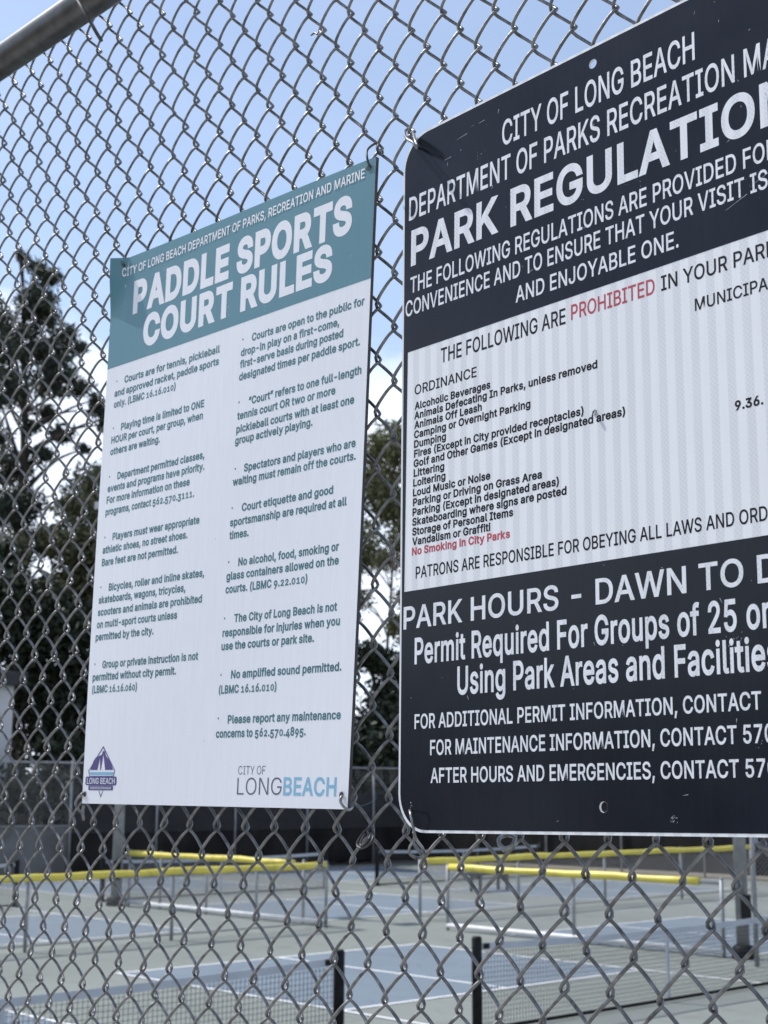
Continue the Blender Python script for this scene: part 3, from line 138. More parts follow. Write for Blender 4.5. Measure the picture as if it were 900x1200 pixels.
GLYPHS_BOLD = """
(|298|61 207 64 267 73 329 87 391 106 450 116 478 128 506 160 567 279 567 238 474 218 419 201 363 189 308 182 255 179 207 181 164 187 121 199 75 214 26 278 -124 160 -124 132 -72 113 -33 98 6 84 47 75 87 67 127 62 167
)|298|-6 -124 60 27 86 122 92 165 94 207 91 255 84 308 72 363 46 448 24 501 -8 567 114 567 145 506 168 450 186 391 201 328 209 267 212 207 211 167 206 126 198 85 188 45 175 6 160 -34 142 -73 113 -124
,|213|5 -147 44 99 174 99 105 -147
-|478|365 272 365 160 86 160 86 272
.|213|95 -32 75 -30 59 -22 43 -12 32 3 24 22 22 41 24 60 32 79 43 93 59 105 75 112 95 115 114 112 132 106 148 93 159 79 168 60 169 41 168 22 159 3 148 -12 132 -22 114 -30
0|478|227 -35 196 -33 166 -26 138 -15 113 2 90 22 72 46 56 73 43 103 33 137 25 174 21 212 20 254 21 296 25 334 33 371 43 404 56 436 72 463 91 486 113 506 138 523 165 535 196 542 227 544 258 542 288 535 315 523 340 506 362 486 381 463 397 436 410 404 420 371 428 334 432 296 433 254 432 212 428 174 420 137 410 103 397 73 381 46 363 22 340 2 315 -15 287 -26 258 -33;227 78 240 80 252 82 261 88 272 95 281 105 288 116 296 133 303 152 309 174 312 198 315 225 316 254 315 283 308 336 303 357 296 375 288 392 281 405 271 414 260 423 252 428 240 430 227 432 214 430 202 428 192 422 182 414 173 405 165 391 157 375 150 357 144 336 138 283 137 254 138 225 141 198 144 174 150 152 157 133 164 117 173 105 182 95 192 88 202 82 214 80
1|478|48 -28 48 83 184 83 184 394 58 304 58 441 189 537 304 537 304 83 419 83 419 -28
2|478|36 -28 36 58 213 248 260 299 286 339 289 348 291 360 292 371 291 385 289 395 284 404 278 412 270 418 261 424 249 428 238 431 224 432 210 431 198 428 186 422 177 416 170 409 164 399 159 389 156 377 154 334 37 334 39 387 44 412 51 435 62 456 75 476 92 494 110 508 129 521 152 531 174 538 199 543 225 544 250 543 275 538 297 531 320 522 339 508 356 495 372 479 385 460 396 440 403 418 408 396 409 372 408 351 404 329 397 307 382 277 371 259 358 241 288 161 217 87 417 85 417 -28
3|478|218 -35 192 -34 167 -30 143 -24 122 -16 100 -5 81 8 64 23 48 40 34 61 25 83 20 105 12 160 132 160 139 123 143 113 148 104 156 97 165 90 175 85 188 81 203 79 219 78 235 79 250 82 264 87 275 93 284 100 292 109 297 118 299 130 301 146 300 158 297 170 292 182 284 192 275 201 262 209 252 213 220 219 129 220 129 310 227 421 42 425 42 537 400 537 400 450 286 321 238 318 267 316 294 311 320 301 342 289 362 275 380 258 395 237 407 216 415 193 420 170 421 145 420 119 414 95 406 72 394 51 380 32 362 14 342 0 321 -13 297 -23 272 -29 246 -34
4|478|12 77 12 166 231 537 360 537 157 193 254 191 254 346 371 346 371 191 441 191 441 77 371 77 371 -28 254 -28 254 77
5|478|221 -35 196 -34 172 -29 150 -24 127 -14 108 -2 90 10 73 26 59 45 49 64 40 84 34 106 29 158 145 158 152 123 155 114 160 106 167 98 176 91 186 85 196 81 207 79 220 78 237 80 250 83 262 88 273 96 282 106 289 117 295 131 298 145 300 162 299 174 293 199 290 207 281 219 271 230 261 238 248 244 233 247 217 249 204 248 190 246 176 242 164 237 155 232 137 217 36 228 71 537 394 537 394 424 176 424 168 355 149 343 168 351 187 357 208 361 229 362 250 361 286 353 305 347 322 338 337 329 353 317 377 290 388 275 397 259 405 241 411 222 416 202 419 164 418 136 413 109 405 85 393 62 380 41 363 21 344 5 323 -10 299 -20 275 -28 249 -34
6|478|226 -35 200 -34 175 -29 150 -21 127 -9 108 5 89 20 73 39 59 60 49 84 42 109 37 135 36 162 37 183 41 205 46 227 54 250 77 299 114 355 237 537 375 537 230 346 204 339 234 342 261 341 285 336 308 329 330 320 349 306 367 290 382 273 395 254 404 231 411 209 416 183 417 157 416 131 411 105 403 81 392 59 379 38 363 19 344 4 324 -10 302 -21 278 -29 252 -34;226 76 240 78 253 81 265 87 274 94 282 103 289 114 294 127 298 141 299 157 298 173 294 187 289 200 282 211 274 220 265 227 253 233 240 236 226 237 212 236 200 233 188 228 179 221 170 212 163 201 158 188 154 174 153 158 154 142 158 128 163 115 170 103 179 94 188 87 200 81 212 78
7|478|52 -28 278 421 34 424 34 537 419 537 419 442 182 -28
8|478|226 -35 198 -34 148 -24 124 -14 102 -3 82 12 65 28 51 46 39 65 30 88 25 111 24 136 27 171 32 190 40 208 52 228 66 247 86 264 122 248 103 259 92 269 103 276 124 286 84 276 70 291 58 311 49 333 43 356 42 380 43 403 48 425 55 446 67 466 80 483 96 498 114 511 133 523 154 532 177 539 201 543 226 544 251 543 275 539 298 532 319 523 338 511 355 498 371 483 384 466 395 446 404 425 409 403 410 380 409 356 403 333 394 311 382 291 364 272 329 286 349 276 360 269 349 259 330 247 371 261 386 247 400 228 412 208 420 190 428 155 429 135 428 111 422 87 413 65 401 46 387 28 370 12 351 -3 329 -14 305 -24 254 -34;226 77 254 80 264 82 273 85 284 92 293 99 300 107 305 116 307 127 309 139 307 151 304 163 298 174 292 183 282 190 270 198 257 203 242 206 226 207 210 206 195 203 182 198 170 190 160 183 154 174 148 163 145 151 143 139 145 127 147 116 152 107 159 99 168 92 179 85 187 82 213 78;226 318 240 319 251 321 261 325 270 330 277 337 283 345 288 354 290 363 291 376 290 387 288 397 284 406 278 413 272 419 263 424 251 428 240 431 226 432 212 431 201 428 189 424 180 419 174 414 164 397 162 387 161 376 162 363 164 354 169 344 174 336 181 331 190 325 201 321 212 319
9|478|226 544 253 543 279 537 302 529 324 518 345 504 363 488 380 469 393 447 403 424 411 401 416 374 417 347 416 326 412 304 407 282 399 260 388 236 374 210 338 153 215 -28 77 -28 226 165 245 170 219 167 193 168 167 173 145 180 123 189 104 202 86 217 71 236 58 256 49 277 42 300 37 326 36 352 37 378 42 404 50 428 60 449 74 471 90 489 108 505 130 519 151 529 174 537 199 543;226 432 212 431 200 428 188 422 179 415 170 406 163 394 158 382 155 368 153 352 155 335 158 320 163 308 170 297 179 288 188 281 200 276 212 273 226 271 240 273 254 276 265 281 274 288 282 297 289 308 294 321 298 334 299 350 298 367 294 381 289 395 282 406 274 415 265 422 253 428 240 431
A|505|-24 -28 181 537 296 537 503 -28 375 -28 324 114 155 114 105 -28;284 227 261 293 237 364 218 293 194 227
B|481|32 -28 32 537 242 537 269 536 296 531 319 526 342 516 361 504 378 490 393 473 406 456 421 418 425 395 426 374 425 349 420 327 412 307 400 290 387 274 379 268 386 263 377 267 357 254 340 246 388 262 397 255 413 237 426 217 435 200 441 180 445 158 446 136 445 114 441 93 434 72 424 53 412 34 395 18 377 4 356 -7 333 -17 306 -24 278 -27 247 -28;153 85 244 85 269 86 288 90 302 95 312 101 318 109 323 117 325 126 327 138 326 149 323 159 318 169 311 178 302 186 292 193 280 198 266 202 247 203 153 203;153 313 237 313 252 314 265 317 276 321 286 327 294 333 299 341 304 351 307 360 308 372 307 383 304 393 300 401 294 408 285 415 274 419 259 423 239 424 153 424
C|535|267 -35 231 -33 198 -26 165 -15 135 1 108 20 83 44 63 72 45 103 30 137 21 173 14 212 12 254 14 296 21 335 30 371 45 405 63 436 83 464 108 487 135 508 165 524 198 535 231 542 267 544 309 541 330 536 368 524 403 506 434 480 448 465 461 449 472 432 482 414 489 395 496 374 508 320 387 320 376 356 372 369 366 380 359 389 351 397 329 413 320 418 295 425 267 428 248 426 231 423 215 417 199 408 184 397 171 386 161 370 150 352 143 331 136 308 132 282 131 254 132 226 136 201 143 178 150 157 161 139 173 123 185 110 199 100 214 92 231 86 248 82 266 81 295 84 320 91 329 96 351 112 359 120 366 129 371 140 388 188 508 188 496 134 490 114 481 94 462 61 450 44 435 28 404 5 386 -7 367 -15 330 -27 309 -32
D|527|220 -28 32 -28 32 537 226 537 264 535 300 528 335 518 367 502 396 483 420 460 441 434 458 403 472 370 482 335 488 296 490 255 488 214 482 175 472 140 458 106 440 76 419 49 393 26 365 7 332 -9 297 -19 259 -26;153 85 215 85 242 86 266 90 286 96 304 105 319 116 333 129 344 143 353 161 361 180 366 203 370 228 371 255 370 282 366 307 361 330 354 349 345 366 333 380 320 394 306 404 289 412 268 419 246 422 220 424 153 424
E|444|32 -28 32 537 400 537 400 424 153 424 153 314 383 314 383 201 153 201 153 85 403 85 403 -28
F|435|32 -28 32 537 397 537 397 424 153 424 153 306 374 306 374 193 153 193 153 -28
G|545|269 -35 232 -33 198 -26 165 -15 134 1 107 22 82 45 62 73 44 104 29 138 20 174 14 213 12 254 14 296 20 335 29 371 44 405 62 436 82 464 107 487 134 508 164 524 196 535 229 542 265 544 308 541 349 531 387 514 405 503 436 478 450 463 463 446 482 413 490 394 497 375 509 321 389 321 376 354 371 365 355 388 348 397 328 412 319 417 292 425 280 427 265 428 247 426 230 423 214 417 198 408 184 398 171 386 161 370 150 352 143 331 136 308 132 282 131 254 132 226 136 201 143 178 150 157 161 139 173 123 185 110 199 100 214 92 232 86 250 82 269 81 286 82 319 90 332 96 344 103 354 112 363 124 371 136 378 151 384 171 255 171 255 284 506 284 506 199 504 167 498 134 489 105 475 77 458 52 439 30 416 10 390 -6 362 -18 333 -27 301 -33
H|542|32 -28 32 537 153 537 153 317 364 317 364 537 485 537 485 -28 364 -28 364 204 153 204 153 -28
I|325|3 -28 3 85 90 85 90 424 3 424 3 537 297 537 297 424 211 424 211 85 297 85 297 -28
L|418|32 -28 32 537 153 537 153 85 389 85 389 -28
M|653|32 -28 32 537 171 537 303 197 326 132 315 164 326 196 457 537 596 537 596 -28 476 -28 476 265 361 -28 267 -28 150 266 150 -28
N|548|32 -28 32 537 151 537 371 191 371 537 491 537 491 -28 372 -28 178 275 147 328 153 292 153 -28
O|558|267 -35 231 -33 198 -26 165 -15 135 1 108 21 84 44 63 71 45 103 30 137 21 173 14 212 12 254 14 296 21 335 30 371 45 405 63 437 84 464 108 487 135 508 165 524 198 535 231 542 267 544 303 542 336 535 369 524 399 508 426 487 450 464 471 437 489 405 504 371 513 335 519 296 521 254 519 212 513 173 504 137 489 103 471 71 450 44 426 21 399 1 369 -15 336 -26 303 -33;267 81 285 82 302 86 319 92 334 100 349 111 362 122 372 138 383 156 391 177 398 200 401 225 402 254 401 284 398 309 391 332 383 353 372 371 362 386 349 399 334 409 319 417 302 423 285 427 267 428 248 427 231 423 214 417 199 409 185 399 173 386 161 370 150 352 143 331 136 308 132 282 131 254 132 226 136 200 143 177 150 156 160 139 172 123 185 110 199 100 214 92 231 86 248 82
P|470|32 -28 32 537 236 537 266 536 295 531 322 523 346 512 367 499 386 482 401 464 415 443 424 420 431 398 436 373 437 348 436 322 431 297 424 275 415 252 401 231 386 213 367 197 346 182 322 172 295 164 266 159 236 158 153 158 153 -28;153 270 232 270 249 271 274 276 283 281 294 287 301 296 308 306 312 319 315 333 316 348 315 363 312 377 308 390 302 399 294 408 284 414 274 418 263 421 249 423 153 424
R|474|32 -28 32 537 236 537 267 536 295 531 321 525 346 514 367 501 387 485 403 466 415 446 424 425 431 402 436 377 437 352 436 327 431 302 424 279 415 258 403 238 386 219 367 205 345 192 354 195 475 -28 336 -28 229 170 153 170 153 -28;153 283 251 284 264 286 286 292 296 299 304 306 309 313 313 324 316 337 317 352 316 367 313 381 309 392 303 401 296 408 285 415 264 421 250 423 153 424
S|472|224 -37 194 -36 167 -32 141 -26 117 -17 94 -5 74 9 55 25 41 44 29 64 19 87 13 110 6 165 128 165 134 126 139 115 145 106 153 98 163 91 176 85 191 80 207 78 223 77 253 80 265 82 275 86 288 93 298 100 307 109 313 119 317 129 318 139 317 148 314 156 305 167 284 179 237 195 176 212 144 223 115 236 89 251 66 269 48 291 34 315 26 343 24 372 25 397 31 422 40 443 52 464 67 482 85 498 104 512 126 523 149 533 174 540 201 543 227 544 254 543 280 540 305 533 328 523 349 512 369 498 385 482 400 466 412 446 421 424 427 402 432 350 313 350 307 388 303 397 296 405 286 414 273 420 258 426 243 430 225 431 208 430 192 427 178 422 167 416 159 410 152 402 147 394 144 385 143 376 144 365 147 359 151 353 159 346 169 339 180 334 220 320 272 306 323 290 376 261 392 246 406 231 419 212 427 195 433 176 436 140 435 116 430 91 421 69 409 48 395 30 378 13 358 -2 335 -14 311 -25 284 -31 255 -36
T|474|4 424 4 537 445 537 445 424 285 424 285 -28 165 -28 165 424
U|542|259 -36 227 -35 197 -29 168 -22 141 -10 117 5 95 23 76 44 61 66 48 90 39 117 34 145 32 172 32 537 152 537 152 179 153 163 155 152 165 127 172 118 190 99 200 93 213 87 226 83 242 81 259 80 276 81 292 83 305 87 318 93 328 99 346 118 353 127 358 138 362 151 364 163 365 179 365 537 485 537 485 172 484 145 478 117 470 90 457 65 441 43 422 23 400 5 376 -10 349 -21 321 -29 291 -35
V|505|184 -28 -24 537 104 537 218 215 242 146 375 537 503 537 298 -28
a|414|160 -37 138 -36 101 -28 82 -20 65 -10 50 0 36 14 15 45 7 66 3 87 2 109 4 132 9 155 19 176 32 193 47 206 65 218 118 238 174 248 248 258 247 268 245 276 242 283 239 288 227 297 219 300 208 302 196 303 182 302 170 300 160 296 151 292 139 282 112 241 3 273 23 320 34 338 46 354 74 379 91 389 108 396 142 406 175 411 195 412 244 407 263 402 283 394 301 383 319 371 335 353 346 334 355 316 360 296 364 275 365 252 365 -28 249 -28 249 -19 272 5 259 -7 243 -16 226 -25 206 -31 185 -36;170 73 188 75 202 78 214 83 224 91 233 99 239 107 244 117 246 127 248 146 268 155 236 148 180 140 142 132 136 129 124 120 121 112 121 98 124 89 134 81 139 79 160 74
b|449|230 -36 203 -35 179 -30 159 -21 140 -9 140 -28 25 -28 25 537 142 537 142 394 127 377 142 388 159 398 179 406 204 411 229 412 256 411 282 405 305 397 328 385 349 369 366 350 383 329 396 305 406 278 413 250 417 221 418 189 417 157 413 128 406 99 396 72 383 48 366 27 349 8 328 -8 306 -19 282 -29 256 -34;220 75 233 76 243 79 253 83 262 88 270 95 284 115 290 127 294 140 297 155 300 189 297 223 294 238 290 251 284 263 278 273 271 282 263 289 254 294 244 298 233 301 220 302 207 301 196 299 187 295 178 290 162 274 157 265 151 253 147 240 144 225 141 189 144 153 147 138 151 125 157 113 162 104 179 87 187 82 207 76
c|421|207 -36 178 -34 152 -29 126 -20 102 -8 81 9 61 27 45 48 31 72 20 99 12 127 7 156 6 187 7 219 12 249 20 277 31 304 45 328 61 349 81 367 102 384 126 396 152 405 178 410 207 412 247 409 268 404 287 397 304 389 321 379 336 367 351 354 363 338 374 322 382 304 399 258 288 229 267 273 253 288 234 298 206 302 193 301 182 298 171 294 163 288 146 270 140 260 134 248 130 235 127 220 124 187 127 156 134 127 140 116 147 105 154 95 162 88 171 82 182 78 193 75 205 74 234 79 254 89 268 104 288 150 401 121 375 57 364 40 352 24 323 -1 306 -13 288 -21 269 -28 248 -33
d|449|194 -36 168 -34 143 -29 118 -20 96 -8 75 8 57 27 42 48 29 72 19 98 12 127 7 157 6 189 7 221 12 251 19 279 29 305 42 329 59 350 76 369 97 385 120 397 143 405 169 411 196 412 222 411 245 406 265 398 283 388 297 376 309 363 280 404 284 537 400 537 400 -28 285 -28 285 -9 265 -21 245 -30 221 -35;205 75 216 76 238 82 246 87 254 94 261 103 267 113 278 139 281 153 284 189 281 225 278 240 274 253 269 264 262 274 246 290 237 295 228 299 218 301 205 302 192 301 181 298 171 294 162 289 154 282 139 262 134 251 130 238 127 223 124 189 127 155 130 141 141 114 147 104 154 95 162 88 171 83 181 79 192 76
e|429|212 -36 182 -34 153 -29 127 -20 103 -8 80 9 61 27 45 48 31 72 20 98 12 126 7 156 6 187 7 218 12 248 19 276 30 302 43 326 59 347 79 367 100 383 123 396 150 405 176 410 205 412 241 410 275 401 293 393 324 375 339 361 351 347 364 331 375 311 383 292 390 270 395 246 398 221 400 141 128 141 131 130 135 118 141 108 148 99 166 85 174 80 199 75 211 74 235 76 253 83 258 86 271 101 276 107 291 137 402 111 386 66 377 49 367 34 356 20 342 6 326 -5 294 -22 274 -28 253 -33;275 250 272 258 265 272 257 282 247 291 238 296 229 299 218 301 205 302 192 301 180 299 171 296 162 290 151 281 142 271 132 253
f|279|256 407 256 299 170 299 170 -28 53 -28 53 299 -22 299 -22 407 53 407 53 433 55 457 62 480 72 502 87 519 104 533 123 544 144 552 165 557 187 558 227 555 278 540 245 432 209 444 195 446 184 444 177 443 173 437 171 431 170 407
g|450|207 -179 165 -176 143 -172 124 -166 91 -152 76 -142 63 -130 36 -100 13 -58 108 -5 142 -46 157 -58 165 -62 176 -66 190 -68 207 -69 226 -68 241 -65 254 -60 264 -53 272 -45 278 -35 281 -23 283 -5 307 21 295 10 281 0 264 -9 244 -17 221 -22 195 -23 169 -22 143 -17 121 -9 99 3 78 17 60 34 43 54 30 78 20 103 12 130 7 160 6 191 7 222 12 252 19 279 29 305 42 329 59 350 76 369 97 385 120 397 144 405 169 411 196 412 222 411 245 406 265 398 282 388 298 377 310 364 286 395 287 407 400 407 400 -10 399 -36 394 -62 385 -85 373 -106 358 -125 341 -139 323 -152 302 -162 279 -170 233 -178;205 87 218 88 230 90 240 94 248 98 259 107 267 118 274 132 281 158 284 193 281 227 274 254 267 268 258 280 247 289 238 295 229 299 218 301 205 302 191 301 180 299 171 295 162 290 154 283 147 274 141 264 130 237 127 225 124 193 127 160 130 147 135 134 142 119 150 108 161 99 180 90 191 88
h|435|142 226 142 -28 25 -28 25 537 142 537 137 405 101 347 116 368 136 385 157 397 179 406 204 411 227 412 249 411 270 407 289 403 309 394 326 382 341 368 355 352 366 334 375 313 381 290 384 266 385 241 385 -28 268 -28 268 234 267 252 263 266 259 277 252 285 245 292 236 297 224 299 209 301 196 300 185 297 175 292 165 286 157 279 151 269 146 258 143 244
i|192|25 -28 25 407 142 407 142 -28;84 415 66 416 49 423 35 435 24 447 15 464 13 483 15 502 24 518 34 532 49 544 66 551 84 552 102 551 119 544 134 532 145 517 152 501 154 483 152 465 145 448 133 435 119 423 102 416
j|192|25 407 142 407 142 -31 139 -67 134 -86 127 -103 114 -123 98 -140 79 -154 61 -162 25 -170 -38 -172 -38 -59 0 -59 11 -58 16 -56 22 -49 24 -41 25 -28;83 415 65 416 48 423 34 435 22 448 15 465 13 483 15 501 22 517 33 532 48 544 65 551 83 552 100 551 119 544 134 532 145 517 152 501 154 483 152 465 145 448 133 435 119 423 100 416
k|406|142 274 272 407 426 407 238 214 430 -28 280 -28 151 137 142 129 142 -28 25 -28 25 537 142 537
l|214|139 -30 115 -29 92 -24 71 -14 53 1 41 19 31 39 26 61 25 83 25 537 142 537 143 85 144 80 192 84 214 -19 166 -29
m|635|25 -28 25 407 140 407 128 381 143 392 160 401 179 409 200 413 220 414 243 412 266 407 288 396 306 381 316 370 302 343 316 361 320 366 334 345 325 370 332 378 350 390 369 401 390 408 413 413 437 414 457 413 492 405 510 397 526 387 542 374 555 359 566 342 574 323 580 302 584 279 585 256 585 -28 468 -28 468 253 467 268 464 278 460 286 456 291 445 297 433 300 418 302 407 301 396 299 388 296 381 291 375 284 370 277 364 258 363 246 363 -28 246 -28 246 259 245 273 241 282 234 290 225 297 214 300 199 302 189 301 180 299 162 290 157 284 150 275 146 265 143 253 142 237 142 -28
n|435|142 226 142 -28 25 -28 25 407 140 407 101 348 116 368 136 385 157 397 179 406 204 411 227 412 249 411 270 407 289 403 309 394 326 382 341 368 355 352 366 334 375 313 381 290 384 266 385 241 385 -28 268 -28 268 234 267 252 263 266 259 277 252 285 245 292 236 297 224 299 209 301 196 300 185 297 175 292 165 286 157 279 151 269 146 258 143 244
o|440|207 -36 178 -34 152 -29 126 -20 102 -8 81 9 61 27 45 48 31 72 20 99 12 127 7 156 6 187 7 219 12 249 20 277 31 304 45 328 61 349 81 367 102 384 126 396 152 405 178 410 207 412 235 410 263 405 290 396 314 384 335 367 355 349 371 327 384 304 395 277 403 249 408 219 409 187 408 156 403 127 395 99 384 72 371 49 355 27 335 9 314 -8 290 -20 263 -29 235 -34;207 74 222 75 233 78 244 82 262 96 269 104 281 127 288 156 291 187 288 219 280 249 275 261 269 271 262 280 252 288 244 294 233 298 222 301 207 302 193 301 182 298 171 294 163 288 146 270 140 260 134 248 130 235 127 220 124 187 127 156 134 127 140 116 147 105 154 95 162 88 171 82 182 78 193 75
p|449|25 -171 25 407 140 407 140 386 159 398 179 406 204 411 229 412 256 411 282 405 305 397 328 385 349 369 366 350 383 329 396 305 406 278 413 250 417 221 418 189 417 157 413 128 406 99 396 72 383 48 366 27 349 8 328 -8 306 -19 282 -29 256 -34 230 -36 203 -35 180 -30 160 -21 144 -11 128 0 116 13 144 -26 141 -171;220 75 233 76 243 79 253 83 262 88 270 95 284 115 290 127 294 140 297 155 300 189 297 223 294 238 290 251 284 263 278 273 271 282 263 289 254 294 244 298 233 301 220 302 207 301 196 299 187 295 178 290 162 274 157 265 151 253 147 240 144 225 141 189 144 153 147 138 151 125 157 113 162 104 179 87 187 82 207 76
q|449|400 -171 283 -171 283 -17 308 12 296 0 282 -11 265 -21 245 -30 221 -35 194 -36 168 -34 143 -29 118 -20 96 -8 75 8 57 27 42 48 29 72 19 98 12 127 7 157 6 189 7 221 12 251 19 279 29 305 42 329 59 350 76 369 97 385 120 397 143 405 169 411 196 412 222 411 245 406 265 398 285 386 285 407 400 407;205 75 216 76 238 82 246 87 254 94 261 103 267 113 278 139 281 153 284 189 281 225 278 240 274 253 269 264 262 274 246 290 237 295 228 299 218 301 205 302 192 301 181 298 171 294 162 289 154 282 139 262 134 251 130 238 127 223 124 189 127 155 130 141 141 114 147 104 154 95 162 88 171 83 181 79 192 76
r|284|25 -28 25 407 136 407 101 356 116 374 136 390 155 401 191 412 213 413 271 411 271 291 206 298 194 297 183 294 172 290 163 284 156 277 150 269 145 260 143 250 142 236 142 -28
s|390|182 -36 141 -33 102 -23 69 -6 53 6 40 20 29 35 21 51 13 69 2 115 112 140 126 100 133 90 140 83 150 78 164 75 182 73 197 74 209 76 220 80 227 85 235 92 238 98 240 103 237 112 229 120 220 123 142 143 116 151 92 161 70 173 52 189 37 207 26 227 21 250 19 273 20 295 25 313 32 331 43 349 55 363 69 376 86 387 104 396 122 403 144 409 187 412 228 409 247 404 265 398 286 387 304 373 321 357 333 339 344 319 360 270 252 244 237 278 232 287 225 294 216 299 204 303 187 305 171 303 158 300 148 294 141 288 138 282 137 277 138 272 143 264 149 260 161 256 263 229 288 218 308 206 326 190 341 172 351 152 357 131 359 108 358 86 353 66 345 47 335 31 322 16 308 2 290 -10 271 -20 249 -27 206 -35
t|252|232 407 232 299 154 299 154 99 155 87 157 80 170 78 182 79 224 86 246 -19 196 -31 167 -32 141 -30 116 -25 93 -14 73 0 56 20 46 42 39 66 37 92 37 299 -22 299 -22 407 37 407 37 499 154 499 154 407
u|435|182 -33 161 -32 139 -28 120 -22 101 -14 84 -3 69 10 55 28 44 46 35 67 30 89 26 113 25 138 25 407 142 407 142 145 143 127 147 113 151 102 158 94 165 87 174 82 186 80 201 78 214 79 225 82 235 87 245 93 252 100 258 110 263 122 267 136 268 154 268 407 385 407 385 -28 270 -28 277 -16 309 31 292 10 273 -6 252 -18 230 -27 207 -32
v|414|144 -28 -24 407 104 407 191 164 214 95 196 158 285 407 412 407 245 -28
w|592|117 -28 -15 407 108 407 170 185 179 221 231 407 337 407 389 221 398 186 459 407 583 407 450 -28 347 -28 292 165 286 205 220 -28
x|404|-32 -28 121 195 -24 407 115 407 171 321 190 288 209 321 267 407 405 407 258 192 412 -28 272 -28 207 70 189 100 172 70 106 -28
y|414|12 -160 40 -55 94 -62 102 -60 110 -55 115 -48 119 -40 133 -1 -24 407 104 407 193 159 175 95 194 155 214 95 195 155 285 407 412 407 230 -68 221 -89 211 -108 198 -125 183 -140 168 -151 150 -162 131 -168 111 -172 91 -173 61 -171
“|325|15 290 83 537 184 537 154 346 207 537 307 537 268 290
”|325|19 290 58 537 311 537 243 290 142 290 172 481 119 290
"""
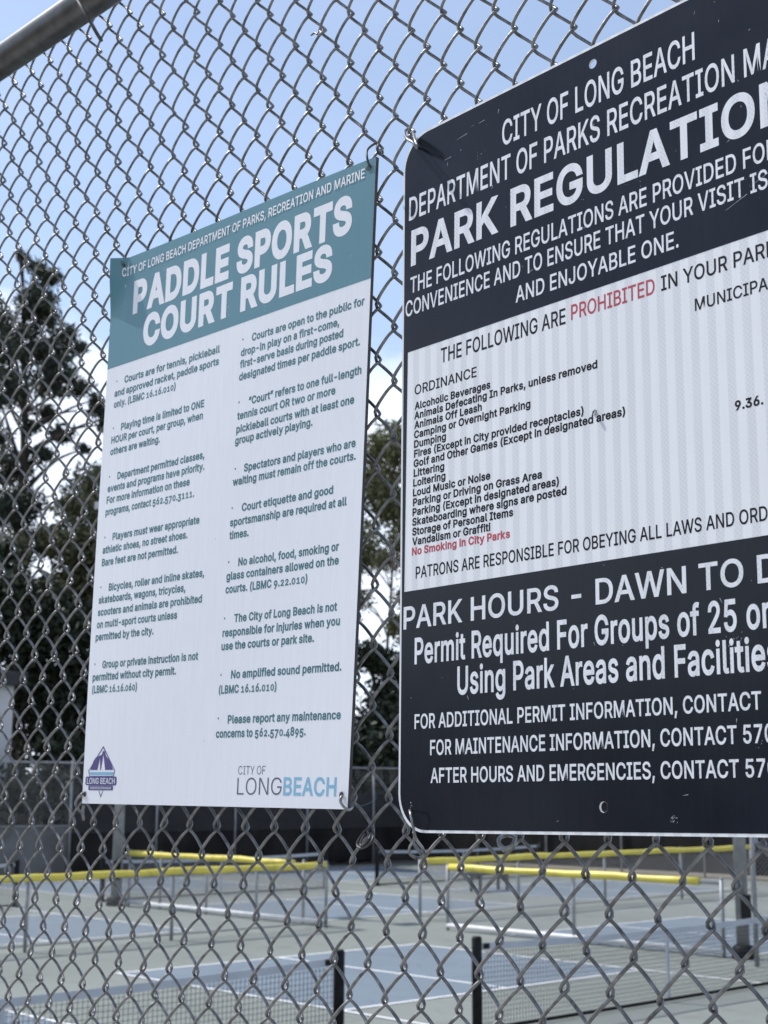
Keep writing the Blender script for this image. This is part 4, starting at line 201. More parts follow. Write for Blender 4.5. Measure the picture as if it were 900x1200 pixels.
GLYPHS_HEAVY = """
A|518|-44 -42 172 551 305 551 523 -42 365 -42 314 100 165 100 115 -42;264 241 239 313 253 358 239 314 224 359 238 312 214 241
C|548|267 -49 230 -47 194 -40 159 -28 128 -11 99 10 72 35 51 64 32 96 17 132 7 170 0 210 -2 254 0 298 7 338 17 376 32 412 51 444 72 473 99 498 127 519 159 537 194 549 230 556 267 558 311 555 334 550 373 537 411 517 444 491 459 474 472 458 484 439 494 419 502 400 510 378 525 306 377 306 363 352 359 363 354 372 348 379 341 386 322 401 314 405 292 412 267 414 250 412 235 410 221 404 206 396 193 387 182 376 173 363 163 346 156 327 150 305 146 281 145 254 146 227 150 204 156 182 163 163 172 147 183 132 194 121 206 112 220 105 235 99 250 96 266 95 292 97 314 104 322 108 341 123 348 130 359 145 378 202 525 202 510 131 503 109 493 87 473 53 461 35 444 18 412 -6 393 -19 372 -28 334 -41 311 -46
D|540|220 -42 18 -42 18 551 226 551 266 549 304 542 340 531 374 514 404 494 430 470 453 442 471 410 486 375 496 338 502 297 504 255 502 213 496 172 486 135 470 100 452 68 429 39 402 15 372 -5 337 -22 300 -33 261 -40;167 99 240 100 262 104 281 109 297 117 311 127 323 138 333 151 341 166 348 184 353 206 356 229 357 255 356 281 353 304 348 326 341 343 333 358 322 371 311 383 298 392 283 399 265 405 244 408 220 410 167 410
E|457|18 -42 18 551 414 551 414 410 167 410 167 328 397 328 397 187 167 187 167 99 417 99 417 -42
L|431|18 -42 18 551 167 551 167 99 403 99 403 -42
O|571|267 -49 230 -47 194 -40 159 -28 128 -11 99 10 74 35 51 63 32 96 17 132 7 170 0 210 -2 254 0 298 7 338 17 376 32 412 51 445 74 473 98 498 127 519 159 537 194 549 230 556 267 558 304 556 340 549 375 537 407 519 436 498 460 473 483 445 502 412 517 376 527 337 533 297 535 254 533 211 527 171 517 132 502 96 483 63 460 35 435 10 406 -11 375 -28 340 -40 304 -47;267 95 283 96 298 99 313 105 327 112 340 121 351 132 360 145 370 163 378 182 384 202 387 227 388 254 387 282 384 307 378 327 370 346 361 363 351 377 340 388 327 397 313 404 298 410 283 413 267 414 250 413 235 410 220 404 206 397 194 388 183 377 172 362 163 346 156 327 150 305 146 281 145 254 146 227 150 203 156 181 163 162 172 146 183 132 194 121 206 112 220 105 235 99 250 96
P|483|18 -42 18 551 236 551 267 550 298 545 328 536 352 524 375 510 396 492 413 472 427 450 438 425 445 401 450 375 451 348 450 320 445 294 438 270 427 245 413 223 396 203 376 186 352 170 327 159 298 150 267 145 236 144 167 144 167 -42;167 284 232 284 247 285 270 290 276 293 285 298 290 304 295 312 299 323 301 335 302 348 301 361 299 373 295 383 291 390 285 397 277 402 269 405 260 408 248 409 167 410
R|487|18 -42 18 551 237 551 268 550 298 545 326 538 352 526 375 512 396 495 414 475 427 452 437 430 445 405 450 379 451 352 450 325 445 299 437 274 427 251 414 230 396 209 375 193 351 179 374 187 499 -42 328 -42 221 156 167 156 167 -42;167 297 250 298 261 299 280 305 288 310 293 315 296 320 300 328 302 339 303 352 302 365 300 377 296 386 293 392 287 397 279 402 261 408 249 409 167 410
S|485|224 -51 193 -50 164 -45 137 -39 111 -30 86 -17 65 -2 45 15 29 37 16 58 6 82 0 107 -10 179 140 179 148 130 151 122 156 115 162 109 170 103 194 94 208 92 223 91 251 94 261 96 269 99 281 105 289 111 296 118 300 125 303 132 304 139 302 149 296 156 278 167 233 182 172 199 139 210 109 224 82 239 57 259 36 283 21 310 12 341 10 371 11 399 18 426 27 449 40 472 57 492 76 509 97 524 120 536 145 546 172 553 199 557 227 558 256 557 282 553 309 546 334 536 356 524 378 509 395 492 411 474 425 452 434 428 440 405 448 336 301 336 293 384 291 390 286 395 278 402 268 408 254 413 241 416 225 417 209 416 196 413 184 409 175 405 168 400 160 388 157 376 159 366 168 357 176 351 185 347 224 333 276 319 329 303 384 272 402 256 416 240 431 219 440 200 446 179 450 140 449 114 443 87 434 63 421 41 406 20 387 2 365 -14 341 -27 315 -38 286 -45 256 -50
T|487|-10 410 -10 551 459 551 459 410 299 410 299 -42 151 -42 151 410
U|555|259 -50 225 -49 194 -43 163 -35 134 -22 109 -6 85 12 65 35 49 58 35 84 25 114 20 143 18 171 18 551 166 551 166 179 167 165 169 155 178 134 183 126 199 110 207 105 217 101 229 97 243 95 259 94 275 95 289 97 301 101 311 105 319 110 335 126 340 134 345 143 348 154 350 165 351 179 351 551 499 551 499 172 498 143 492 114 483 85 469 58 452 35 432 12 408 -6 383 -22 354 -35 325 -43 293 -49
"""

# ------------------------------------------------------------------ materials
def mat(name, col, rough=0.6, metal=0.0, spec=0.5, noise=0.0, nscale=20.0, col2=None, stretch=(1,1,1), bump=0.0, coord='Object', detail=4):
    m = bpy.data.materials.new(name); m.use_nodes = True
    t = m.node_tree; b = t.nodes['Principled BSDF']
    b.inputs['Base Color'].default_value = (*col, 1); b.inputs['Roughness'].default_value = rough
    b.inputs['Metallic'].default_value = metal; b.inputs['Specular IOR Level'].default_value = spec
    if noise or col2 or bump:
        c = t.nodes.new('ShaderNodeTexCoord'); mpn = t.nodes.new('ShaderNodeMapping'); mpn.inputs['Scale'].default_value = stretch
        t.links.new(c.outputs[coord], mpn.inputs[0])
        n = t.nodes.new('ShaderNodeTexNoise'); n.inputs['Scale'].default_value = nscale; n.inputs['Detail'].default_value = detail
        t.links.new(mpn.outputs[0], n.inputs['Vector'])
        if noise or col2:
            r = t.nodes.new('ShaderNodeMapRange'); r.inputs['From Min'].default_value = 0.3; r.inputs['From Max'].default_value = 0.7
            t.links.new(n.outputs['Fac'], r.inputs['Value'])
            x = t.nodes.new('ShaderNodeMixRGB')
            c2 = col2 if col2 else tuple(v*(1-noise) for v in col)
            x.inputs['Color1'].default_value = (*col, 1); x.inputs['Color2'].default_value = (*c2, 1)
            t.links.new(r.outputs[0], x.inputs['Fac']); t.links.new(x.outputs[0], b.inputs['Base Color'])
        if bump:
            bp_ = t.nodes.new('ShaderNodeBump'); bp_.inputs['Strength'].default_value = bump; bp_.inputs['Distance'].default_value = 0.02
            t.links.new(n.outputs['Fac'], bp_.inputs['Height']); t.links.new(bp_.outputs[0], b.inputs['Normal'])
    return m

M = {}
M['wire'] = mat('galvanised_wire', (0.31, 0.307, 0.30), 0.47, 0.82, col2=(0.12, 0.118, 0.113), nscale=110, detail=6, bump=0.12)
M['pipe'] = mat('weathered_galvanised_pipe', (0.13, 0.13, 0.127), 0.40, 0.85, col2=(0.06, 0.06, 0.058), nscale=30, detail=6)
M['tie'] = mat('tie_wire_steel', (0.33, 0.33, 0.33), 0.35, 0.7, col2=(0.14, 0.14, 0.14), nscale=90)
M['dark_tie'] = mat('dark_tie_wire', (0.10, 0.10, 0.10), 0.5, 0.4, col2=(0.05, 0.05, 0.05), nscale=60)
M['galv'] = mat('galvanised_post', (0.36, 0.37, 0.38), 0.5, 0.35, col2=(0.24, 0.25, 0.26), nscale=6, detail=5)
M['galv_sunlit'] = mat('sunlit_bottom_tube', (0.80, 0.80, 0.80), 0.5, 0.0, col2=(0.62, 0.63, 0.64), nscale=5)  # galvanised tube coloured near white to carry its sunlit look
M['mesh_far'] = mat('chain_mesh', (0.36, 0.37, 0.38), 0.55, 0.3)
M['yellow'] = mat('yellow_fence_cap', (0.78, 0.66, 0.10), 0.42, col2=(0.66, 0.54, 0.08), nscale=2.5, detail=6)
M['black'] = mat('black_post_paint', (0.008, 0.008, 0.009), 0.55, spec=0.12, col2=(0.02, 0.02, 0.021), nscale=12)
M['net_cord'] = mat('net_cord', (0.025, 0.026, 0.028), 0.8)
M['tape'] = mat('net_tape', (0.46, 0.49, 0.53), 0.8, col2=(0.38, 0.41, 0.45), nscale=3)
M['screen'] = mat('windscreen_fabric', (0.014, 0.0135, 0.014), 0.9, spec=0.08, col2=(0.034, 0.031, 0.03), nscale=1.2, detail=6)
M['screen_grey'] = mat('grey_windscreen_fabric', (0.20, 0.20, 0.20), 0.9, spec=0.1, col2=(0.10, 0.098, 0.096), nscale=1.0, detail=6)
M['court_green'] = mat('green_grey_court', (0.226, 0.243, 0.222), 0.85, spec=0.25, col2=(0.188, 0.203, 0.185), nscale=0.45, detail=12, bump=0.05)
M['court_blue'] = mat('blue_court', (0.182, 0.222, 0.258), 0.85, spec=0.25, col2=(0.150, 0.186, 0.219), nscale=0.6, detail=12)
def scuff(m, scale, amount):
    t = m.node_tree; b = t.nodes['Principled BSDF']; src = b.inputs['Base Color'].links[0].from_socket
    c = t.nodes.new('ShaderNodeTexCoord'); n = t.nodes.new('ShaderNodeTexNoise'); n.inputs['Scale'].default_value = scale; n.inputs['Detail'].default_value = 8; n.inputs['Distortion'].default_value = 1.2
    r = t.nodes.new('ShaderNodeMapRange'); r.inputs['From Min'].default_value = .56; r.inputs['From Max'].default_value = .72; r.inputs['To Min'].default_value = 1.0; r.inputs['To Max'].default_value = 1-amount
    v = t.nodes.new('ShaderNodeVectorMath'); v.operation = 'SCALE'
    t.links.new(c.outputs['Object'], n.inputs['Vector']); t.links.new(n.outputs['Fac'], r.inputs['Value']); t.links.new(src, v.inputs[0]); t.links.new(r.outputs[0], v.inputs['Scale']); t.links.new(v.outputs[0], b.inputs['Base Color'])
scuff(M['court_green'], 1.7, .2); scuff(M['court_blue'], 2.3, .2); scuff(M['yellow'], 3.1, .3); 
M['line'] = mat('white_line_paint', (0.86, 0.86, 0.86), 0.8, col2=(0.74, 0.745, 0.75), nscale=3)
M['soil'] = mat('dry_soil', (0.23, 0.19, 0.15), 0.95, col2=(0.13, 0.12, 0.08), nscale=0.35, detail=10)
M['concrete'] = mat('concrete_walk', (0.46, 0.45, 0.43), 0.9, col2=(0.40, 0.39, 0.37), nscale=2, detail=9)
M['wall'] = mat('painted_block_wall', (0.66, 0.67, 0.68), 0.85, col2=(0.56, 0.57, 0.58), nscale=1.5, detail=8)
M['roof'] = mat('dark_roofing', (0.035, 0.035, 0.038), 0.9, col2=(0.055, 0.055, 0.058), nscale=5)
M['bark'] = mat('bark', (0.075, 0.06, 0.048), 0.95, col2=(0.035, 0.028, 0.022), nscale=6, stretch=(1, 1, .25), detail=8)
M['bark_pale'] = mat('pale_bark', (0.20, 0.17, 0.14), 0.95, col2=(0.11, 0.09, 0.075), nscale=5, stretch=(1, 1, .25), detail=8)

def leaf_mat(name, a, b):
    m = bpy.data.materials.new(name); m.use_nodes = True; t = m.node_tree; p = t.nodes['Principled BSDF']
    g = t.nodes.new('ShaderNodeNewGeometry'); x = t.nodes.new('ShaderNodeMixRGB')
    x.inputs['Color1'].default_value = (*a, 1); x.inputs['Color2'].default_value = (*b, 1)
    t.links.new(g.outputs['Random Per Island'], x.inputs['Fac']); t.links.new(x.outputs[0], p.inputs['Base Color'])
    p.inputs['Roughness'].default_value = 0.6; p.inputs['Specular IOR Level'].default_value = 0.25
    return m
M['needles'] = leaf_mat('dark_needles', (0.026, 0.038, 0.026), (0.065, 0.08, 0.055))
M['olive_leaf'] = leaf_mat('olive_leaves', (0.065, 0.075, 0.040), (0.17, 0.17, 0.09))
M['dark_leaf'] = leaf_mat('dark_leaves', (0.016, 0.024, 0.014), (0.04, 0.052, 0.028))
M['gum_leaf'] = leaf_mat('pale_leaves', (0.085, 0.10, 0.050), (0.24, 0.245, 0.12))

def sheet_mat(name, base, dark, period=None, rough=0.35, spec=0.5, grain=0.06, cell=0.0, specks=0.0, speckcol=(.6,.62,.66), roughvar=0.0):
    """printed sign sheet, coordinates = UV map in metres on the sign"""
    m = bpy.data.materials.new(name); m.use_nodes = True; t = m.node_tree; p = t.nodes['Principled BSDF']
    n_ = t.nodes.new; l_ = t.links.new
    p.inputs['Roughness'].default_value = rough; p.inputs['Specular IOR Level'].default_value = spec
    uv = n_('ShaderNodeUVMap'); uv.uv_map = 'metres'
    mp_ = n_('ShaderNodeMapping'); mp_.inputs['Scale'].default_value = (1, 0.06, 1); l_(uv.outputs[0], mp_.inputs[0])
    g1 = n_('ShaderNodeTexNoise'); g1.inputs['Scale'].default_value = 260; g1.inputs['Detail'].default_value = 3; l_(mp_.outputs[0], g1.inputs['Vector'])
    g2 = n_('ShaderNodeTexNoise'); g2.inputs['Scale'].default_value = 9; g2.inputs['Detail'].default_value = 6; l_(uv.outputs[0], g2.inputs['Vector'])
    av = n_('ShaderNodeMath'); av.operation = 'ADD'; l_(g1.outputs['Fac'], av.inputs[0]); l_(g2.outputs['Fac'], av.inputs[1])
    gr = n_('ShaderNodeMapRange'); gr.inputs['From Min'].default_value = 0.7; gr.inputs['From Max'].default_value = 1.3
    gr.inputs['To Min'].default_value = 1 - grain; gr.inputs['To Max'].default_value = 1 + grain; l_(av.outputs[0], gr.inputs['Value'])
    fac = None
    if period:
        sx = n_('ShaderNodeSeparateXYZ'); l_(uv.outputs[0], sx.inputs[0])
        w = n_('ShaderNodeMath'); w.operation = 'MULTIPLY'; w.inputs[1].default_value = 2*math.pi/period; l_(sx.outputs['X'], w.inputs[0])
        s = n_('ShaderNodeMath'); s.operation = 'SINE'; l_(w.outputs[0], s.inputs[0])
        st = n_('ShaderNodeMapRange'); st.interpolation_type = 'SMOOTHSTEP'; st.inputs['From Min'].default_value = -0.35; st.inputs['From Max'].default_value = 0.35; l_(s.outputs[0], st.inputs['Value'])
        # honeycomb cells of the reflective sheet, seen inside the darker bands
        cm_ = n_('ShaderNodeMapping'); cm_.inputs['Rotation'].default_value = (0, 0, math.radians(45)); l_(uv.outputs[0], cm_.inputs[0])
        ck = n_('ShaderNodeTexBrick'); ck.offset = 0.0; ck.inputs['Scale'].default_value = 1.0; ck.inputs['Brick Width'].default_value = 0.0031; ck.inputs['Row Height'].default_value = 0.0031
        ck.inputs['Mortar Size'].default_value = 0.0005; ck.inputs['Color1'].default_value = (0, 0, 0, 1); ck.inputs['Color2'].default_value = (0, 0, 0, 1); ck.inputs['Mortar'].default_value = (1, 1, 1, 1)
        l_(cm_.outputs[0], ck.inputs['Vector'])
        sb = n_('ShaderNodeMath'); sb.operation = 'MULTIPLY'; l_(ck.outputs['Fac'], sb.inputs[0]); sb.inputs[1].default_value = cell
        sc = n_('ShaderNodeMath'); sc.operation = 'SUBTRACT'; l_(st.outputs[0], sc.inputs[0]); l_(sb.outputs[0], sc.inputs[1]); sc.use_clamp = True
        fac = sc.outputs[0]
    x = n_('ShaderNodeMixRGB'); x.inputs['Color1'].default_value = (*base, 1); x.inputs['Color2'].default_value = (*dark, 1)
    if fac: l_(fac, x.inputs['Fac'])
    else:
        r2 = n_('ShaderNodeMapRange'); r2.inputs['From Min'].default_value = 0.35; r2.inputs['From Max'].default_value = 0.65; l_(g2.outputs['Fac'], r2.inputs['Value']); l_(r2.outputs[0], x.inputs['Fac'])
    mu = n_('ShaderNodeVectorMath'); mu.operation = 'SCALE'; l_(x.outputs[0], mu.inputs[0]); l_(gr.outputs[0], mu.inputs['Scale'])
    colout = mu.outputs[0]
    if specks:
        v = n_('ShaderNodeTexNoise'); v.inputs['Scale'].default_value = 420; v.inputs['Detail'].default_value = 1; l_(uv.outputs[0], v.inputs['Vector'])
        g3 = n_('ShaderNodeTexNoise'); g3.inputs['Scale'].default_value = 22; g3.inputs['Detail'].default_value = 3; l_(uv.outputs[0], g3.inputs['Vector'])
        am = n_('ShaderNodeMath'); am.operation = 'MULTIPLY'; l_(v.outputs['Fac'], am.inputs[0]); l_(g3.outputs['Fac'], am.inputs[1])
        th = n_('ShaderNodeMapRange'); th.inputs['From Min'].default_value = specks; th.inputs['From Max'].default_value = specks+0.03; l_(am.outputs[0], th.inputs['Value'])
        y = n_('ShaderNodeMixRGB'); y.inputs['Color2'].default_value = (*speckcol, 1); l_(th.outputs[0], y.inputs['Fac']); l_(colout, y.inputs['Color1']); colout = y.outputs[0]
    l_(colout, p.inputs['Base Color'])
    if roughvar:
        rv = n_('ShaderNodeMapRange'); rv.inputs['To Min'].default_value = rough-roughvar; rv.inputs['To Max'].default_value = rough+roughvar; l_(g2.outputs['Fac'], rv.inputs['Value']); l_(rv.outputs[0], p.inputs['Roughness'])
    return m
M['rules_white'] = sheet_mat('white_rules_sheet', (0.83, 0.845, 0.88), (0.80, 0.815, 0.85), rough=0.45, grain=0.04)
M['rules_teal'] = sheet_mat('teal_print', (0.104, 0.252, 0.300), (0.094, 0.232, 0.280), rough=0.4, grain=0.05, specks=0.47, speckcol=(.45,.52,.57))
M['rules_ink'] = sheet_mat('dark_teal_ink', (0.050, 0.160, 0.180), (0.065, 0.18, 0.20), rough=0.5, grain=0.08)
M['rules_grey'] = sheet_mat('grey_logo_ink', (0.10, 0.11, 0.16), (0.12, 0.13, 0.18), rough=0.5)
M['rules_sky'] = sheet_mat('light_blue_logo_ink', (0.22, 0.46, 0.62), (0.25, 0.49, 0.65), rough=0.5)
M['rules_purple'] = sheet_mat('purple_logo_ink', (0.075, 0.06, 0.20), (0.09, 0.075, 0.22), rough=0.5)
M['sheet_white'] = sheet_mat('reflective_white_sheet', (0.77, 0.785, 0.80), (0.64, 0.655, 0.675), period=0.0168, rough=0.4, grain=0.03, cell=0.45)
M['sheet_letter'] = sheet_mat('reflective_white_lettering', (0.74, 0.755, 0.79), (0.62, 0.635, 0.665), period=0.0149, rough=0.4, grain=0.04, cell=0.8)
M['sheet_navy'] = sheet_mat('navy_print', (0.0105, 0.0128, 0.0195), (0.0132, 0.016, 0.0235), rough=0.2, spec=0.22, grain=0.12, specks=0.475, speckcol=(.2,.21,.24), roughvar=0.06)
M['sheet_black_ink'] = sheet_mat('black_ink', (0.008, 0.008, 0.011), (0.011, 0.011, 0.014), rough=0.5, spec=0.15)
M['sheet_red_ink'] = sheet_mat('red_ink', (0.42, 0.035, 0.055), (0.46, 0.05, 0.07), rough=0.45)
M['scratch'] = mat('bare_scratch', (0.6, 0.62, 0.65), 0.5)

# ------------------------------------------------------------------ helpers
def tag(o, label=None, cat=None, group=None, kind=None):
    for k, v in (('label', label), ('category', cat), ('group', group), ('kind', kind)):
        if v: o[k] = v
    return o
def empty(name, loc, label, cat, group=None):
    o = bpy.data.objects.new(name, None); COL.objects.link(o); o.location = loc; o.empty_display_size = .1
    return tag(o, label, cat, group)
def link(name, me, m, parent=None):
    o = bpy.data.objects.new(name, me); COL.objects.link(o)
    if m: me.materials.append(m)
    if parent:
        o.parent = parent; o.matrix_parent_inverse = Matrix.Translation(-Vector(parent.location))
    return o
def np_mesh(name, V, faces, smooth=False):
    """V (n,3); faces: (m,k) array or list of lists"""
    me = bpy.data.meshes.new(name); V = np.asarray(V, np.float32)
    if isinstance(faces, np.ndarray):
        m_, k = faces.shape
        me.vertices.add(len(V)); me.vertices.foreach_set('co', V.ravel())
        me.loops.add(m_*k); me.loops.foreach_set('vertex_index', faces.ravel().astype(np.int32))
        me.polygons.add(m_); me.polygons.foreach_set('loop_start', np.arange(0, m_*k, k, dtype=np.int32))
        me.update(calc_edges=True); me.validate()
    else:
        me.from_pydata(V.tolist(), [], faces); me.update()
    if smooth: me.polygons.foreach_set('use_smooth', np.ones(len(me.polygons), bool))
    return me
class MB:
    def __init__(s): s.v = []; s.f = []; s.sm = []
    def add(s, V, F, smooth=False):
        b = len(s.v); s.v += [tuple(map(float, p)) for p in V]; s.f += [[i+b for i in q] for q in F]; s.sm += [smooth]*len(F)
    def box(s, a, b):
        x0, y0, z0 = a; x1, y1, z1 = b
        s.add([(x0,y0,z0),(x1,y0,z0),(x1,y1,z0),(x0,y1,z0),(x0,y0,z1),(x1,y0,z1),(x1,y1,z1),(x0,y1,z1)],
              [(0,3,2,1),(4,5,6,7),(0,1,5,4),(1,2,6,5),(2,3,7,6),(3,0,4,7)])
    def tube(s, pts, r, n=8, caps=True, closed=False):
        P = [Vector(p) for p in pts]; R_ = r if hasattr(r, '__len__') else [r]*len(P)
        up = Vector((0.13, 0.21, 0.97)); V = []; prev = None
        for i, p in enumerate(P):
            t = (P[min(i+1, len(P)-1)] - P[max(i-1, 0)]).normalized()
            if prev is None:
                a = t.cross(up) if abs(t.dot(up)) < .95 else t.cross(Vector((1, .2, 0)))
            else: a = prev - t*prev.dot(t)
            a.normalize(); b = t.cross(a); prev = a
            for k in range(n):
                w = 2*math.pi*k/n; V.append(p + (a*math.cos(w) + b*math.sin(w))*R_[i])
        F = []
        for i in range(len(P)-1):
            for k in range(n): F.append((i*n+k, i*n+(k+1) % n, (i+1)*n+(k+1) % n, (i+1)*n+k))
        s.add(V, F, True)
        if caps:
            b = len(s.v) - len(V); s.f.append([b+k for k in range(n)][::-1]); s.f.append([b+(len(P)-1)*n+k for k in range(n)]); s.sm += [False, False]
    def build(s, name, m, parent=None):
        me = bpy.data.meshes.new(name); me.from_pydata(s.v, [], s.f); me.update()
        me.polygons.foreach_set('use_smooth', s.sm)
        return link(name, me, m, parent)
def smooth_path(pts, sub=5):
    P = [Vector(p) for p in pts]; out = []
    for i in range(len(P)-1):
        p0, p1, p2, p3 = P[max(i-1, 0)], P[i], P[i+1], P[min(i+2, len(P)-1)]
        for k in range(sub):
            t = k/sub
            out.append(0.5*((2*p1) + (p2-p0)*t + (2*p0-5*p1+4*p2-p3)*t*t + (3*p1-p0-3*p2+p3)*t**3))
    return out + [P[-1]]

# ------------------------------------------------------------------ lettering
def read_glyphs(txt):
    g = {}
    for row in txt.strip('\n').split('\n'):
        ch, a, s = row[0], *row[2:].split('|')
        g[ch] = (int(a), [np.array(q.split(), float).reshape(-1, 2) for q in s.split(';')] if s else [])
    return g
GL = read_glyphs(GLYPHS); GB = read_glyphs(GLYPHS_BOLD); GH = read_glyphs(GLYPHS_HEAVY)
GB[' '] = GH[' '] = GL[' ']
CAP = 509.0; XH = 390.0
def fatten(c, d):
    """move an outline outwards by d (holes shrink): outer outlines and holes run in opposite directions"""
    if not d: return c
    e = np.roll(c, -1, 0) - c; e /= np.linalg.norm(e, axis=1)[:, None] + 1e-9
    n1 = np.stack([-e[:, 1], e[:, 0]], 1); n0 = np.roll(n1, 1, 0)          # left normals: outwards on a clockwise outline
    m = n0 + n1; k = 2/np.maximum((m*m).sum(1), .9); return c + d*m*k[:, None]
def text_flat(entries, bold=0.0, oldstyle=False, G=None):
    """flat triangles of several fitted lines in sign millimetres: entry = text, x0, y0, x1, y1, cap"""
    cu = bpy.data.curves.new('lettering', 'CURVE'); cu.dimensions = '2D'; cu.fill_mode = 'BOTH'
    G = G or GL; Vall, Fall, base = [], [], 0
    for text, x0, y0, x1, y1, cap in entries:
        cu.splines.clear() if hasattr(cu.splines, 'clear') else None
        x = 0.0; edge = -1e9
        for ch in text:
            a, cs = G[ch]
            if cs:                                            # keep neighbouring letters from touching
                x += max(0.0, edge + 14 + 2000*bold - (x + min(c[:, 0].min() for c in cs)))
                edge = x + max(c[:, 0].max() for c in cs)
            for c in cs:
                c = c.copy()
                if oldstyle and ch in '012': c[:, 1] *= XH/CAP; c[:, 0] = c[:, 0]*.92 + .04*a
                if oldstyle and ch in '34579': c[:, 1] -= (CAP-XH)
                c = fatten(c, bold*1000)
                sp = cu.splines.new('POLY'); sp.points.add(len(c)-1)
                co = np.zeros((len(c), 4)); co[:, 0] = (c[:, 0]+x)/1000; co[:, 1] = c[:, 1]/1000; co[:, 3] = 1
                sp.points.foreach_set('co', co.ravel()); sp.use_cyclic_u = True
            x += a + 2*bold*1000*.45
        ob = bpy.data.objects.new('lettering_tmp', cu); COL.objects.link(ob)
        dg = bpy.context.evaluated_depsgraph_get(); dg.update()
        me = bpy.data.meshes.new_from_object(ob.evaluated_get(dg))
        V = np.zeros(len(me.vertices)*3); me.vertices.foreach_get('co', V); V = V.reshape(-1, 3)[:, :2]
        F = [list(p.vertices) for p in me.polygons]
        bpy.data.objects.remove(ob); bpy.data.meshes.remove(me)
        lsb = V[:, 0].min(); wid = V[:, 0].max() - lsb
        d = np.array([x1-x0, y1-y0]); w = np.linalg.norm(d); e = d/w; up = np.array([-e[1], e[0]])
        sx = w/wid; sy = cap/(CAP/1000)
        Q = np.array([x0, y0]) + np.outer((V[:, 0]-lsb)*sx, e) + np.outer(V[:, 1]*sy, up)
        Vall.append(Q); Fall += [[i+base for i in f] for f in F]; base += len(Q)
    bpy.data.curves.remove(cu)
    return np.vstack(Vall), Fall
def poly_flat(contours):
    """fill of closed outlines (holes allowed) in sign millimetres"""
    cu = bpy.data.curves.new('outline', 'CURVE'); cu.dimensions = '2D'; cu.fill_mode = 'BOTH'
    for c in contours:
        c = np.asarray(c, float)/1000; sp = cu.splines.new('POLY'); sp.points.add(len(c)-1)
        co = np.zeros((len(c), 4)); co[:, :2] = c; co[:, 3] = 1; sp.points.foreach_set('co', co.ravel()); sp.use_cyclic_u = True
    ob = bpy.data.objects.new('outline_tmp', cu); COL.objects.link(ob)
    dg = bpy.context.evaluated_depsgraph_get(); dg.update()
    me = bpy.data.meshes.new_from_object(ob.evaluated_get(dg))
    V = np.zeros(len(me.vertices)*3); me.vertices.foreach_get('co', V); V = V.reshape(-1, 3)[:, :2]*1000
    F = [list(p.vertices) for p in me.polygons]
    bpy.data.objects.remove(ob); bpy.data.meshes.remove(me); bpy.data.curves.remove(cu)
    return V, F
def rrect(x0, y0, x1, y1, r, n=10):
    out = []
    for cx, cy, a0 in ((x1-r, y1-r, 0), (x0+r, y1-r, 90), (x0+r, y0+r, 180), (x1-r, y0+r, 270)):
        for k in range(n+1):
            a = math.radians(a0 + 90*k/n); out.append((cx+r*math.cos(a), cy+r*math.sin(a)))
    return out
def circ(cx, cy, r, n=20): return [(cx+r*math.cos(2*math.pi*k/n), cy+r*math.sin(2*math.pi*k/n)) for k in range(n)]
def on_sign(name, flat, place, off, m, parent):
    V2, F = flat
    me = bpy.data.meshes.new(name); W3 = place(V2, off)
    # face the camera side
    me.from_pydata(W3.tolist(), [], F); me.update()
    uvl = me.uv_layers.new(name='metres')
    li = np.zeros(len(me.loops), np.int32); me.loops.foreach_get('vertex_index', li)
    uvl.data.foreach_set('uv', (V2[li]/1000).astype(np.float32).ravel())
    return link(name, me, m, parent)

# ------------------------------------------------------------------ ground and courts
def rect_sheet(mb, x0, y0, x1, y1, z): mb.add([(x0,y0,z),(x1,y0,z),(x1,y1,z),(x0,y1,z)], [(0,1,2,3)])
mb = MB(); rect_sheet(mb, -900, -900, 900, 900, -0.02); tag(mb.build('ground', M['soil']), kind='structure')
mb = MB(); rect_sheet(mb, -36.6, 0.12, 9, 35.6, 0.0); tag(mb.build('court_surface', M['court_green']), kind='structure')
mb = MB(); rect_sheet(mb, -30, -4.5, 14, 0.12, -0.008); tag(mb.build('path', M['concrete']), kind='structure')
HALVES = []   # (x_baseline, x_nvz, y0, y1)
mbb = MB(); mbl = MB()
def court(netx, y0, y1, sides=(-1, 1)):
    w = .062
    for s in sides:
        xb, xn = netx + s*6.68, netx + s*2.12
        a, b = min(xb, xn), max(xb, xn)
        rect_sheet(mbb, a, y0, b, y1, .004)
        ym = (y0+y1)/2
        rect_sheet(mbl, a, ym-w/2, b, ym+w/2, .009)
        rect_sheet(mbl, xb-w/2, y0-w/2, xb+w/2, y1+w/2, .0085)
        rect_sheet(mbl, xn-w/2, y0-w/2, xn+w/2, y1+w/2, .0085)
    xa, xb = netx-6.68, netx+6.68
    for y in (y0, y1): rect_sheet(mbl, xa, y-w/2, xb, y+w/2, .010)
court(-10.75, 10.68, 16.4); court(-10.75, 2.1, 7.85); court(-10.75, 18.75, 24.3)
court(-28.4, 18.2, 24.0); court(-28.4, 9.3, 15.1); court(-28.4, 26.4, 32.2)
tag(mbb.build('court_paint', M['court_blue']), kind='structure')
tag(mbl.build('court_markings', M['line']), kind='structure')

# ------------------------------------------------------------------ background: building and trees
b = empty('park_building', (-43.5, 16, 0), 'plain grey block building with a dark overhanging roof edge, behind the far court fence', 'building')
mb = MB(); mb.box((-48, 10, 0), (-41, 22.25, 5.62)); mb.build('wall', M['wall'], b)
mb = MB(); mb.box((-48.4, 9.4, 5.62), (-40.55, 22.45, 6.05)); mb.build('roof', M['roof'], b)

